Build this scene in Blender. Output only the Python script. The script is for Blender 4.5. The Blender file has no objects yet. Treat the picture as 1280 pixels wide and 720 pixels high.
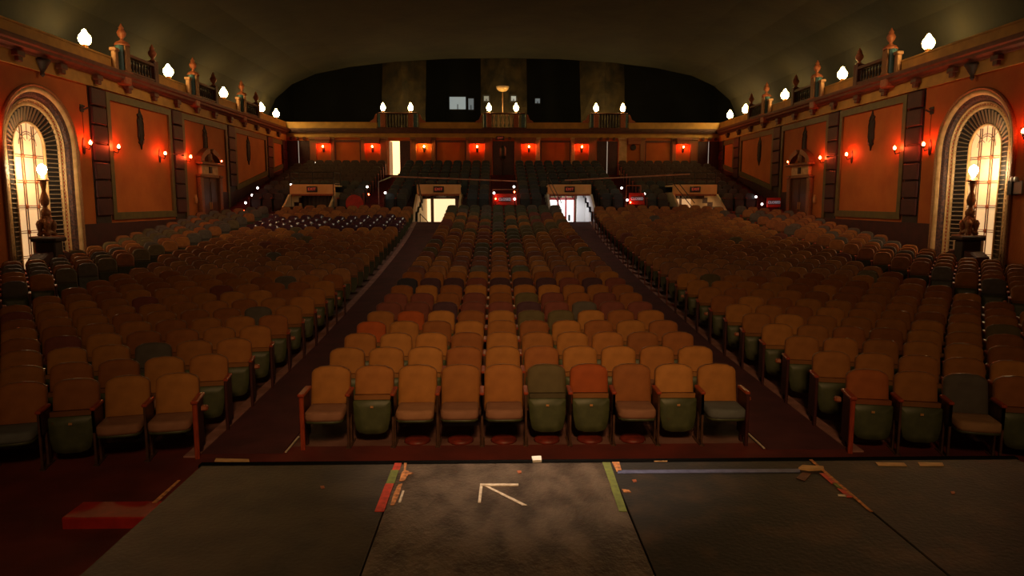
import bpy, math, random
from mathutils import Vector, Matrix
random.seed(7)
S = bpy.context.scene
COL = S.collection
PI = math.pi

# ------------------------------------------------------------------ camera, world, light, exposure
CX, CZ = -0.36, 3.0
PITCH, YAW, FPX = math.atan(110/880), math.atan(20/887.0), 880.0
cam_d = bpy.data.cameras.new('camera'); cam = bpy.data.objects.new('camera', cam_d); COL.objects.link(cam)
cam_d.sensor_width = 36; cam_d.lens = FPX/1280*36; cam_d.clip_end = 300
cam.location = (CX, 0, CZ); cam.rotation_euler = (PI/2-PITCH, 0, -YAW)
S.camera = cam
S.view_settings.view_transform = 'Standard'; S.view_settings.look = 'None'
S.view_settings.gamma = 1; S.view_settings.exposure = 0.0; S.view_settings.use_curve_mapping = False
w = bpy.data.worlds.new('world'); S.world = w; w.use_nodes = True
w.node_tree.nodes['Background'].inputs[0].default_value = (1.0, 0.62, 0.38, 1)
w.node_tree.nodes['Background'].inputs[1].default_value = 0.022

def area(name, loc, target, size, power, color, spread=PI):
    d = bpy.data.lights.new(name, 'AREA'); d.shape = 'DISK'; d.size = size; d.energy = power; d.color = color; d.spread = spread
    o = bpy.data.objects.new(name, d); COL.objects.link(o); o.location = loc
    o.rotation_euler = (Vector(target)-Vector(loc)).to_track_quat('-Z', 'Y').to_euler(); return o
area('stage_work_light', (0.5, -3.5, 8.5), (0, 17, 0.5), 1.6, 100, (1.0, 0.55, 0.22), math.radians(92))
area('front_fill_light', (0.0, -2.0, 8.5), (0, 10.0, 0.4), 0.8, 26, (1.0, 0.55, 0.22), math.radians(42))  # unseen narrow fill, added to brighten the centre front rows
area('stage_down_light', (-0.1, 5.4, 9.0), (-0.1, 4.3, 1.4), 0.3, 9, (1.0, 0.72, 0.5), math.radians(20))
area('house_down_light', (0, 27, 11.6), (0, 27.5, 1), 3.0, 100, (1.0, 0.84, 0.58), math.radians(150))
for sg in (-1, 1):
    area('wall_fill_light', (sg*3.5, 27, 11.5), (sg*14.2, 27, 4.2), 1.2, 58, (1.0, 0.60, 0.30), math.radians(75))  # unseen fill lamps, added to brighten the side walls

# ------------------------------------------------------------------ helpers
def ray(x, y):
    fw = Vector((math.sin(YAW)*math.cos(PITCH), math.cos(YAW)*math.cos(PITCH), -math.sin(PITCH)))
    rt = Vector((math.cos(YAW), -math.sin(YAW), 0)); up = rt.cross(fw)
    return fw + rt*((x-640)/FPX) - up*((y-360)/FPX), fw, rt, up
def atY(x, y, Y):
    r = ray(x, y)[0]; return Vector((CX, 0, CZ)) + r*(Y/r.y)
def atZ(x, y, Z):
    r = ray(x, y)[0]; return Vector((CX, 0, CZ)) + r*((Z-CZ)/r.z)
def project(p):
    _, fw, rt, up = ray(640, 360); v = Vector(p)-Vector((CX, 0, CZ)); d = v.dot(fw)
    return (640+FPX*v.dot(rt)/d, 360-FPX*v.dot(up)/d, d) if d > .1 else (9999, 9999, d)

def mat(name, col=(.5,.5,.5), rough=.6, metal=0, col2=None, scale=8, bump=0, bscale=None, emit=None, es=0, objcol=False, vcol=False, detail=4, stretch=None, spec=None, contrast=(.35,.65)):
    m = bpy.data.materials.new(name); m.use_nodes = True; nt = m.node_tree; N = nt.nodes; Lk = nt.links
    b = N['Principled BSDF']; b.inputs['Roughness'].default_value = rough; b.inputs['Metallic'].default_value = metal
    b.inputs['Base Color'].default_value = (*col, 1)
    if spec is not None: b.inputs['Specular IOR Level'].default_value = spec
    if emit: b.inputs['Emission Color'].default_value = (*emit, 1); b.inputs['Emission Strength'].default_value = es
    tc = N.new('ShaderNodeTexCoord'); mp = N.new('ShaderNodeMapping'); Lk.new(tc.outputs['Object'], mp.inputs[0])
    if stretch: mp.inputs['Scale'].default_value = stretch
    if col2 or objcol or vcol:
        n = N.new('ShaderNodeTexNoise'); n.inputs['Scale'].default_value = scale; n.inputs['Detail'].default_value = detail
        Lk.new(mp.outputs[0], n.inputs['Vector'])
        r = N.new('ShaderNodeMapRange'); r.inputs[1].default_value = contrast[0]; r.inputs[2].default_value = contrast[1]
        Lk.new(n.outputs[0], r.inputs[0])
        mx = N.new('ShaderNodeMix'); mx.data_type = 'RGBA'; Lk.new(r.outputs[0], mx.inputs[0])
        if objcol or vcol:
            mx.blend_type = 'MULTIPLY'; mx.inputs[7].default_value = (.72, .70, .68, 1)
            if objcol: s = N.new('ShaderNodeObjectInfo'); so = s.outputs['Color']
            else: s = N.new('ShaderNodeAttribute'); s.attribute_name = 'Col'; so = s.outputs['Color']
            Lk.new(so, mx.inputs[6])
        else:
            mx.inputs[6].default_value = (*col, 1); mx.inputs[7].default_value = (*col2, 1)
        Lk.new(mx.outputs[2], b.inputs['Base Color'])
    if bump:
        n2 = N.new('ShaderNodeTexNoise'); n2.inputs['Scale'].default_value = bscale or scale*4; n2.inputs['Detail'].default_value = 5
        Lk.new(mp.outputs[0], n2.inputs['Vector'])
        bp = N.new('ShaderNodeBump'); bp.inputs['Strength'].default_value = bump; bp.inputs['Distance'].default_value = .02
        Lk.new(n2.outputs[0], bp.inputs['Height']); Lk.new(bp.outputs[0], b.inputs['Normal'])
    return m

M = dict(
    fabric=mat('fabric', rough=.8, objcol=True, scale=7, bump=.2, bscale=220, contrast=(.3,.85)),
    shell=mat('shell', (.22,.10,.045), .28, .0, (.13,.06,.03), 20),
    pan=mat('pan', (.07,.082,.032), .5, 0, (.045,.055,.022), 9),
    iron=mat('iron', (.13,.065,.04), .4, .2, (.07,.035,.022), 12),
    redwood=mat('redwood', (.42,.07,.025), .38, 0, (.27,.04,.015), 10, stretch=(6,1,1)),
    tag=mat('tag', (.75,.4,.15), .35, .4),
    seats=mat('seats', rough=.6, vcol=True, scale=9),
    carpet=mat('carpet', (.095,.018,.014), .9, 0, (.05,.012,.010), 1.4, bump=.4, bscale=90),
    aisle=mat('aisle', (.105,.022,.024), .92, 0, (.07,.015,.017), 2.2, bump=.4, bscale=120),
    edge=mat('edge', (.40,.19,.17), .8, 0, (.26,.12,.10), 5),
    concrete=mat('concrete', (.25,.12,.10), .75, 0, (.12,.05,.04), 1.8, bump=.2),
    orange=mat('orange', (.56,.155,.02), .72, 0, (.47,.115,.014), 1.2, bump=.35, bscale=22),
    wine=mat('wine', (.065,.013,.012), .55, 0, (.04,.009,.010), 3, bump=.2),
    green=mat('green', (.14,.11,.03), .5, 0, (.10,.085,.03), 4, bump=.15),
    cream=mat('cream', (.72,.50,.25), .5, 0, (.55,.35,.15), 5, bump=.15),
    lintel=mat('lintel', (.92,.60,.26), .5, 0, (.85,.52,.2), 3),  # cream made lighter, lamp light on the lintels put into the colour
    yellow=mat('yellow', (.58,.32,.06), .6, 0, (.44,.24,.05), 2.5, bump=.25),
    cornice=mat('cornice', (.14,.042,.022), .5, 0, (.09,.028,.016), 4, bump=.2),
    gilt=mat('gilt', (.33,.16,.06), .4, .2, (.22,.09,.04), 30, bump=.4),
    terra=mat('terra', (.45,.13,.05), .5, 0, (.3,.08,.03), 14),
    turq=mat('turq', (.06,.17,.20), .35, 0, (.04,.11,.14), 8),
    black=mat('black', (.012,.012,.013), .45),
    dark=mat('dark', (.035,.025,.02), .6, 0, (.02,.015,.012), 5),
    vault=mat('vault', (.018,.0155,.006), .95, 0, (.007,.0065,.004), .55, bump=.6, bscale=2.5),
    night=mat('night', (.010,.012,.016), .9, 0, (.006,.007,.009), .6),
    rock=mat('rock', (.05,.033,.011), .9, 0, (.012,.009,.005), 1.3, bump=.8, bscale=4),
    door=mat('door', (.085,.03,.03), .45, 0, (.055,.02,.02), 5, stretch=(4,4,1)),
    doorwood=mat('doorwood', (.12,.06,.03), .4, 0, (.07,.035,.02), 6, stretch=(5,5,1)),
    redpaint=mat('redpaint', (.55,.03,.018), .45, 0, (.38,.02,.013), 6),
    white=mat('white', (.8,.78,.72), .5, 0, (.7,.66,.6), 4),
    lobby=mat('lobby', (.85,.66,.38), .6, 0, (.8,.6,.32), 3),
    lobbywhite=mat('lobbywhite', (.85,.85,.84), .6),
    curtain=mat('curtain', (.035,.02,.015), .8),
    silver=mat('silver', (.45,.43,.4), .3, .7),
    stageA=mat('stageA', (.060,.045,.032), .5, 0, (.032,.025,.021), 5, bump=.18, bscale=45, detail=12, contrast=(.40,.62)),
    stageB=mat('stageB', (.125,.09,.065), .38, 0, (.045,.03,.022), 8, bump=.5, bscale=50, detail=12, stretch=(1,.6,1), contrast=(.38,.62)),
    stageC=mat('stageC', (.016,.013,.012), .55, 0, (.062,.036,.02), 5, bump=.15, bscale=45, detail=12, contrast=(.50,.72)),
    nosing=mat('nosing', (.006,.006,.006), 1, spec=0),
    tapeW=mat('tapeW', (.85,.75,.6), .6, 0, (.6,.5,.38), 30),
    tapeY=mat('tapeY', (.60,.36,.15), .6, 0, (.42,.25,.1), 20),
    tapeR=mat('tapeR', (.65,.06,.03), .5, 0, (.36,.035,.02), 25),
    tapeG=mat('tapeG', (.20,.24,.05), .6, 0, (.12,.15,.035), 25),
    tapeB=mat('tapeB', (.13,.15,.30), .5, 0, (.08,.09,.19), 20),
    raw=mat('raw', (.75,.32,.11), .8, 0, (.25,.1,.04), 30),
    redstep=mat('redstep', (1,.2,.1), .3, emit=(1,.05,.012), es=90),
    globe=mat('globe', (1,.9,.7), .3, emit=(1,.66,.22), es=70),
    globeS=mat('globeS', (1,.9,.7), .3, emit=(1,.66,.22), es=80),
    redbulb=mat('redbulb', (1,.2,.1), .3, emit=(1,.07,.016), es=380),
    ambbulb=mat('ambbulb', (1,.5,.2), .3, emit=(1,.28,.04), es=380),
    niche=mat('niche', (.85,.62,.36), .55, 0, (.8,.55,.3), 3, emit=(1,.62,.29), es=.62),
    nichelamp=mat('nichelamp', (1,.9,.7), .3, emit=(1,.70,.36), es=165),
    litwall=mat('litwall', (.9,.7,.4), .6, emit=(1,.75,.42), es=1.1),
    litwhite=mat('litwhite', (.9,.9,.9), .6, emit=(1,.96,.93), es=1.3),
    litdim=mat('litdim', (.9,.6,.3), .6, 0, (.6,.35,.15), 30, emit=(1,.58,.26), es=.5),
    booth=mat('booth', (.2,.22,.22), .6, emit=(.75,.85,.8), es=.32),
    boothdim=mat('boothdim', (.2,.22,.22), .6, emit=(.7,.8,.8), es=.16),
    slit=mat('slit', (.8,.7,.6), .6, emit=(1,.8,.6), es=.4),
    steplight=mat('steplight', (1,1,1), .4, emit=(1,.93,.85), es=5),
    signred=mat('signred', (.5,.05,.03), .4, emit=(1,.12,.05), es=.25),
    signglow=mat('signglow', (.8,.8,.85), .4, emit=(.8,.85,1), es=.2),  # glow added to the closed lettering to brighten it
    signblue=mat('signblue', (.12,.13,.2), .4),
)

def tag(o, label=None, cat=None, group=None, kind=None):
    if label: o['label'] = label
    if cat: o['category'] = cat
    if group: o['group'] = group
    if kind: o['kind'] = kind
    return o
def empty(name, loc, label, cat, group=None, rz=0):
    o = bpy.data.objects.new(name, None); COL.objects.link(o); o.location = loc; o.rotation_euler = (0, 0, rz)
    return tag(o, label, cat, group)

class MB:
    def __init__(s): s.v = []; s.f = []; s.m = []; s.c = []
    def add(s, vs, fs, mi=0, T=None):
        n = len(s.v)
        s.v += [tuple(T @ Vector(p)) for p in vs] if T else [tuple(p) for p in vs]
        s.f += [tuple(i+n for i in f) for f in fs]; s.m += [mi]*len(fs); return s
    def box(s, x0, x1, y0, y1, z0, z1, mi=0, T=None):
        x0,x1=min(x0,x1),max(x0,x1); y0,y1=min(y0,y1),max(y0,y1); z0,z1=min(z0,z1),max(z0,z1)
        vs = [(x0,y0,z0),(x1,y0,z0),(x1,y1,z0),(x0,y1,z0),(x0,y0,z1),(x1,y0,z1),(x1,y1,z1),(x0,y1,z1)]
        return s.add(vs, [(0,3,2,1),(4,5,6,7),(0,1,5,4),(1,2,6,5),(2,3,7,6),(3,0,4,7)], mi, T)
    def bevbox(s, x0, x1, y0, y1, z0, z1, b, mi=0, T=None):
        x0,x1=min(x0,x1),max(x0,x1); y0,y1=min(y0,y1),max(y0,y1)
        def ring(i, z): return [(x0+i,y0+b,z),(x0+b,y0+i,z),(x1-b,y0+i,z),(x1-i,y0+b,z),(x1-i,y1-b,z),(x1-b,y1-i,z),(x0+b,y1-i,z),(x0+i,y1-b,z)]
        vs = ring(b*.8,z0)+ring(0,z0+b)+ring(0,z1-b)+ring(b*.8,z1)
        fs = [tuple(range(7,-1,-1)), tuple(range(24,32))]
        for k in range(3):
            for i in range(8): j=(i+1)%8; fs.append((k*8+i,k*8+j,k*8+8+j,k*8+8+i))
        return s.add(vs, fs, mi, T)
    def lathe(s, prof, n=12, c=(0,0,0), mi=0, T=None, sx=1, sy=1):
        vs=[]; fs=[]
        for r,z in prof:
            for i in range(n):
                a=2*PI*i/n; vs.append((c[0]+r*math.cos(a)*sx, c[1]+r*math.sin(a)*sy, c[2]+z))
        for k in range(len(prof)-1):
            for i in range(n):
                j=(i+1)%n; fs.append((k*n+i,k*n+j,k*n+n+j,k*n+n+i))
        fs.append(tuple(range(n-1,-1,-1))); fs.append(tuple((len(prof)-1)*n+i for i in range(n)))
        return s.add(vs, fs, mi, T)
    def tube(s, p, q, r, n=8, mi=0, r2=None):
        p=Vector(p); q=Vector(q); d=q-p
        T=Matrix.Translation(p) @ d.to_track_quat('Z','Y').to_matrix().to_4x4()
        return s.lathe([(r,0),(r2 or r,d.length)], n, mi=mi, T=T)
    def pad(s, outline, loops, back, mi=0, T=None):
        """outline in (u,v); loops [(scale, depth)] go outward towards -y; back = depth of flat back"""
        n=len(outline); cu=sum(p[0] for p in outline)/n; cv=sum(p[1] for p in outline)/n
        vs=[(u,back,v) for u,v in outline]
        for sc,d in loops: vs += [(cu+(u-cu)*sc, d, cv+(v-cv)*sc) for u,v in outline]
        fs=[tuple(range(n))[::-1] if False else tuple(range(n))]
        for k in range(len(loops)):
            for i in range(n):
                j=(i+1)%n; fs.append((k*n+j,k*n+i,k*n+n+i,k*n+n+j))
        fs.append(tuple(len(loops)*n+i for i in range(n))[::-1])
        return s.add(vs, fs, mi, T)
    def sweep(s, path, sect, mi=0, closed=False):
        """path: list of matrices; sect: list of (a,b) points in the matrix's local xz plane"""
        n=len(sect); vs=[]; fs=[]
        for T in path: vs += [tuple(T @ Vector((a,0,b))) for a,b in sect]
        for k in range(len(path)-1):
            for i in range(n):
                j=(i+1)%n; fs.append((k*n+i,k*n+j,k*n+n+j,k*n+n+i))
        fs.append(tuple(range(n-1,-1,-1))); fs.append(tuple((len(path)-1)*n+i for i in range(n)))
        return s.add(vs, fs, mi)
    def mesh(s, name, mats, smooth=False):
        me=bpy.data.meshes.new(name); me.from_pydata(s.v, [], s.f)
        for m in (mats if isinstance(mats,(list,tuple)) else [mats]): me.materials.append(m)
        me.polygons.foreach_set('material_index', s.m)
        if smooth: me.polygons.foreach_set('use_smooth', [True]*len(me.polygons))
        me.update(); return me
    def build(s, name, mats, parent=None, loc=None, smooth=False, **k):
        o=bpy.data.objects.new(name, s.mesh(name, mats, smooth)); COL.objects.link(o)
        if parent: o.parent=parent
        if loc: o.location=loc
        return tag(o, **k) if k else o
def flip(mb):
    mb.f=[f[::-1] for f in mb.f]; return mb
def autosmooth(me, ang=40):
    try: me.set_sharp_from_angle(angle=math.radians(ang))
    except Exception: pass
def copy_tree(o, loc=None, rz=None, parent=None):
    c=o.copy(); COL.objects.link(c); c.parent=parent
    if loc is not None: c.location=loc
    if rz is not None: c.rotation_euler.z=rz
    for ch in list(o.children): copy_tree(ch, parent=c)
    return c
def text(body, name, size, m, loc, rot, parent=None, depth=.004):
    c=bpy.data.curves.new(name,'FONT'); c.body=body; c.size=size; c.align_x='CENTER'; c.align_y='CENTER'; c.extrude=depth
    c.materials.append(m); t=bpy.data.objects.new(name,c); me=bpy.data.meshes.new_from_object(t); bpy.data.objects.remove(t)
    o=bpy.data.objects.new(name,me); COL.objects.link(o); o.location=loc; o.rotation_euler=rot
    if parent: o.parent=parent
    return o

# ------------------------------------------------------------------ floor profile
TBL=[(-5,0.0),(8.6,0.0),(9.56,.03),(10.5,.05),(11.5,.07),(13.4,.11),(16.28,.26),(18.2,.37),(20.1,.475),(22,.60),(23.96,.75),(25.9,.91),(27.8,1.08),(29.7,1.27),(31.6,1.52),(33.0,1.75),(34.3,1.93),(60,1.93)]
def zf(Y):
    for (a,za),(b,zb) in zip(TBL,TBL[1:]):
        if Y<=b: return za+(zb-za)*max(0,(Y-a))/(b-a)
    return 1.93
XL, XR, YB, YE = -14.0, 14.4, 46.8, 34.3
YS=[-4,0,3,5,7]+[8.1+i*.96 for i in range(27)]+[YE]
def strip(name, mt, fx0, fx1, y0, y1, dz, th, **k):
    """a ribbon following the raked floor between x=fx0(Y) and fx1(Y)"""
    ys=[y0]+[y for y in YS if y0<y<y1]+[y1]; b=MB(); vs=[]; fs=[]
    for y in ys:
        z=zf(y)+dz
        vs += [(fx0(y),y,z-th),(fx0(y),y,z),(fx1(y),y,z),(fx1(y),y,z-th)]
    for i in range(len(ys)-1):
        a=i*4; c=a+4
        fs += [(a+1,a+2,c+2,c+1),(a,a+1,c+1,c),(a+2,a+3,c+3,c+2),(a+3,a,c,c+3)]
    n=len(vs); fs += [(0,3,2,1),(n-4,n-3,n-2,n-1)]
    return b.add(vs,fs).build(name, mt, **k)
strip('floor', M['concrete'], lambda y: XL-.05, lambda y: XR+.05, -4, YE, 0, .25, kind='structure')
strip('floor_front', mat('pit_carpet',(.17,.022,.014),.85,0,(.10,.014,.010),1.6,bump=.3,bscale=90), lambda y: XL+.02, lambda y: XR-.02, -4, 8.35, .012, .01, kind='structure')
inL=lambda y: -3.86-.012*max(0,y-8)
inR=lambda y: 3.86+.012*max(0,y-8)
for nm,a,b in (('left',inL,lambda y:-2.9),('right',lambda y:2.9,inR)):
    strip('aisle_carpet', M['aisle'], a, b, 8.1, YE, .02, .018,
          label='dark maroon carpet runner up the aisle on the %s of the centre block'%nm, cat='carpet runner', group='aisle carpet runners')
eL=strip('trim_1', M['edge'], lambda y: inL(y)-.16, inL, 8.0, YE, .03, .028, kind='structure')
eR=strip('trim_2', M['edge'], inR, lambda y: inR(y)+.16, 8.0, YE, .03, .028, kind='structure')
for nm,a,b in (('left',-10.75,-9.9),('right',9.9,10.75)):
    strip('aisle_carpet', M['aisle'], lambda y:a, lambda y:b, 12, YE, .02, .018,
          label='dark carpet runner between the %s block and the seats along the %s wall'%(nm,nm), cat='carpet runner', group='aisle carpet runners')
for s,nm in ((-1,'left'),(1,'right')):
    MB().box(-.01,.01,-.45,.1,0,.014).build('floor_tape', M['tapeW'], loc=(s*2.86,8.55,.026), label='thin pale tape line at the foot of the %s end of the front centre row'%nm, cat='tape')

# ------------------------------------------------------------------ seats
def ords(n): return ['front','second','third','fourth','fifth','sixth','seventh','eighth','ninth','tenth','eleventh','twelfth','thirteenth','fourteenth','fifteenth','sixteenth','seventeenth','eighteenth','nineteenth','twentieth'][n]
def outl(w0, w1, z0, z1, r, n=5):
    """rounded-top outline, half widths w0 at the bottom, w1 at the shoulders"""
    p=[(-w0+.03,z0),(-w0,z0+.03)]
    for i in range(n+1):
        a=PI-PI/2*i/n; p.append((-(w1-r)+r*math.cos(a), z1-r*.8+r*.8*math.sin(a)-.012*(i!=n)))
    p.append((0,z1+.012))
    for i in range(n+1):
        a=PI/2-PI/2*i/n; p.append(((w1-r)+r*math.cos(a), z1-r*.8+r*.8*math.sin(a)-.012*(i!=0)))
    p += [(w0,z0+.03),(w0-.03,z0)]
    return p
TILT=Matrix.Translation((0,.04,.36)) @ Matrix.Rotation(math.radians(-9),4,'X') @ Matrix.Translation((0,0,-.36))
def seat_meshes():
    d={}
    o=outl(.246,.238,.37,.93,.10)
    d['backrest']=MB().pad(o,[(1.0,-.012),(.965,-.035),(.80,-.052),(.4,-.06)],0,T=TILT).mesh('backrest',M['fabric'],True)
    o2=outl(.250,.242,.34,.938,.105)
    d['back_shell']=MB().pad(o2,[(1.0,.004),(.985,-.003)],.03,T=TILT).mesh('back_shell',M['shell'],True)
    co=[(-.215,0),(-.225,.04),(-.225,.36),(-.19,.42),(-.1,.44),(.1,.44),(.19,.42),(.225,.36),(.225,.04),(.215,0)]
    # cushion made flat: outline in (u, depth) then turned down
    Td=Matrix.Translation((0,-.02,.405)) @ Matrix.Rotation(PI/2,4,'X') @ Matrix.Rotation(0,4,'Z')
    def turn(T0): return T0
    # local pad faces -y; rotate so that -y -> +z and +v -> -y
    Rd=Matrix(((1,0,0,0),(0,0,-1,-.02),(0,-1,0,.40),(0,0,0,1)))
    d['cushion_down']=MB().pad(co,[(1,-.03),(.985,-.085),(.93,-.10),(.6,-.105)],0,T=Rd).mesh('seat_cushion',M['fabric'],True)
    d['pan_down']=MB().pad(co,[(.99,-.0)],.03,T=Rd).mesh('seat_pan',M['pan'],True)
    # folded up: pan faces the stage (-y), cushion behind it
    up=[(-.16,.165),(-.195,.20),(-.222,.34),(-.232,.545),(-.222,.565),(.222,.565),(.232,.545),(.222,.34),(.195,.20),(.16,.165),(.08,.145),(-.08,.145)][::-1]
    Tu=Matrix.Translation((0,-.15,0)) @ Matrix.Translation((0,0,.4)) @ Matrix.Rotation(math.radians(-6),4,'X') @ Matrix.Translation((0,0,-.4))
    up=[(u,v) for u,v in up][::-1]
    d['pan_up']=MB().pad(up,[(1.0,-.01),(.97,-.022),(.6,-.026)],.012,T=Tu).mesh('seat_pan',M['pan'],True)
    cu=[(-.16,.20),(-.215,.36),(-.222,.62),(.222,.62),(.215,.36),(.16,.20)]
    d['cushion_up']=MB().pad(cu,[(1.0,.02),(.98,.014)],.11,T=Tu).mesh('seat_cushion',M['fabric'],True)
    d['plate']=MB().box(-.018,.018,-.185,-.174,.475,.50).mesh('number_plate',M['tag'])
    d['armrest']=MB().bevbox(-.028,.028,-.31,.03,.655,.69,.009).mesh('armrest',M['redwood'])
    b=MB(); b.box(-.012,.012,-.30,-.265,.02,.655); b.box(-.012,.012,-.30,.05,.40,.655).box(-.012,.012,-.12,-.04,.02,.42); b.box(-.03,.03,-.32,.04,0,.025)
    d['leg']=b.mesh('leg',M['iron'])
    d['dark_post']=MB().bevbox(-.020,.020,-.32,-.28,0,.665,.008).mesh('end_post',M['wine'])
    d['end_post']=MB().bevbox(-.026,.026,-.34,-.29,0,.665,.008).mesh('end_post',M['redwood'])
    d['end_panel']=MB().bevbox(-.016,.016,-.29,.04,.10,.655,.008).bevbox(-.016,.016,-.14,-.06,0,.12,.008).mesh('end_panel',M['wine'])
    d['end_arm']=MB().bevbox(-.04,.04,-.36,.06,.665,.705,.012).mesh('armrest',M['redwood'])
    d['lamp_hood']=MB().pad([(-.05,.52),(-.03,.50),(.03,.50),(.05,.52),(.04,.56),(-.04,.56)],[(1,-.03),(.6,-.05)],.02,T=Matrix.Translation((0,-.1,.02)) @ Matrix.Rotation(PI/2,4,'Z')).mesh('aisle_light_hood',M['terra'])
    return d
SM=seat_meshes()
TAN=(.44,.18,.036); TAN2=(.38,.145,.030); TAN3=(.46,.195,.042); BRN=(.31,.105,.024); RUST=(.42,.085,.012); OLV=(.135,.105,.045); GRY=(.115,.10,.085); PUR=(.085,.035,.055); MAR=(.22,.06,.042); GRN=(.075,.085,.05); NAVY=(.035,.035,.06); GOLD=(.36,.16,.03); ORG=(.44,.12,.022)
NAMES={TAN:'tan',TAN2:'light brown',TAN3:'pale tan',BRN:'brown',RUST:'rust-orange',OLV:'olive green',GRY:'grey',PUR:'purple',MAR:'maroon',GRN:'dark green',NAVY:'near-black',ORG:'orange-brown'}
RSAG=21.0
def blocks():
    """every seat of the lower floor: (block, row, index, x, y, rz, first, last)"""
    out=[]
    for r in range(27):
        Y=8.6+.96*r
        for i in range(10):
            x=-2.43+.54*i
            out.append(('centre',r,i,x,Y-.006*x*x,-x*.012,i==0,i==9,10))
    for s,side in ((-1,'left'),(1,'right')):
        for r in range(30):
            Y=8.6+.96*r
            x0=3.90+.012*.96*r
            t0=math.asin((x0+.27)/RSAG); n=11 if r<15 else 12
            row=[]
            for i in range(n):
                t=t0+i*.54/RSAG; x=RSAG*math.sin(t); y=Y+.05-(RSAG-RSAG*math.cos(t))
                if y<33.75: row.append((i,s*x,y,-s*t))
            for k,(i,x,y,a) in enumerate(row): out.append((side,r,i,x,y,a,k==0,k==len(row)-1,n))
            t0=math.asin(11.2/RSAG); row=[]
            for i in range(7):
                t=t0+i*.54/RSAG; x=RSAG*math.sin(t); y=Y+.05-(RSAG-RSAG*math.cos(t))
                lim=13.5 if not 19.5<y<24.1 else 13.1
                if 8<y<33.4 and x<lim: row.append((i,s*x,y,-s*t))
            for k,(i,x,y,a) in enumerate(row): out.append(('far '+side,r,i,x,y,a,k==0,k==len(row)-1,n))
    return out
FIX={('centre',0,0):(TAN,BRN,0),('centre',0,1):(TAN2,0,1),('centre',0,2):(TAN,TAN2,0),('centre',0,3):(TAN2,BRN,0),('centre',0,4):(TAN2,BRN,0),
     ('centre',0,5):(OLV,0,1),('centre',0,6):(RUST,0,1),('centre',0,7):(BRN,BRN,0),('centre',0,8):(TAN3,0,1),('centre',0,9):(TAN,GRY,0),
     ('left',0,0):(TAN,BRN,0),('left',0,1):(TAN,BRN,0),('left',0,2):(BRN,BRN,1),('left',0,3):(BRN,GRY,0),
     ('right',0,0):(ORG,0,1),('right',0,1):(TAN2,0,1),('right',0,2):(GRY,GOLD,0),('right',0,3):(BRN,0,1),
     ('left',2,1):(TAN2,0,1),('left',2,2):(GRY,0,1),('left',5,1):(GRY,0,1),('centre',2,0):(TAN2,0,1),
     ('centre',3,0):(RUST,0,1),('centre',4,1):(RUST,0,1),('centre',4,5):(OLV,0,1),('centre',4,6):(OLV,0,1),('centre',5,7):(GRY,0,1),('centre',5,4):(MAR,0,1),
     ('centre',6,5):(OLV,0,1),('centre',6,6):(MAR,0,1),('centre',8,0):(NAVY,0,1),('centre',3,5):(BRN,0,1)}
RC=random.Random(11)
def seat_colour(b,r,i,x,y):
    k=(b,r,i)
    if k in FIX: c,cc,u=FIX[k]; return c,(cc or BRN),u
    q=RC.random()
    if b=='centre':
        if r in (5,8): c=MAR if q<.7 else PUR
        elif r==6: c=MAR if q<.6 else BRN
        elif r<5: c=[TAN,TAN2,TAN3,BRN][int(RC.random()*4)]
        elif r>=25: c=GRN if q<.7 else GRY
        elif r>=10 and 3<=i<=5 and q<.33+.04*(r-12): c=[GRN,GRN,GRY,OLV][int(RC.random()*4)]
        elif r>=19 and q<.35: c=OLV
        elif r>=10: c=[TAN,TAN2,TAN2,BRN,MAR][int(RC.random()*5)] if q>.10 else [OLV,GRY,PUR][int(RC.random()*3)]
        else: c=[TAN2,BRN,TAN][int(RC.random()*3)]
    elif b=='left' and 27.7<y<31.2 : c=PUR
    elif b in('left','right'): c=[TAN,TAN2,BRN,TAN2,BRN][int(RC.random()*5)] if q>.035 else [GRY,MAR,OLV][int(RC.random()*3)]
    elif b=='far left': c=[TAN2,GRY,BRN,OLV,GRY][int(RC.random()*5)]
    else: c=[TAN2,BRN,TAN2,GRY][int(RC.random()*4)]
    return c, BRN, (1 if RC.random()<.93 else 0)
ALL=blocks()
vis=[]
for t in ALL:
    px,py,d=project((t[3],t[4],zf(t[4])+.75))
    if -25<px<1305 and py<760: vis.append((d,t))
vis.sort(key=lambda a:a[0]); near={(t[0],t[1],t[2]) for d,t in vis[:300]}
def part(me,name,parent,colr=None,loc=None,rz=0):
    o=bpy.data.objects.new(name,me); COL.objects.link(o); o.parent=parent
    if colr: o.color=(*colr,1)
    if loc: o.location=loc
    if rz: o.rotation_euler.z=rz
    return o
WH={'centre':'of centre block','left':'of left block','right':'of right block','far left':'beside left wall','far right':'beside right wall'}
far=MB(); farcol=[]
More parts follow.
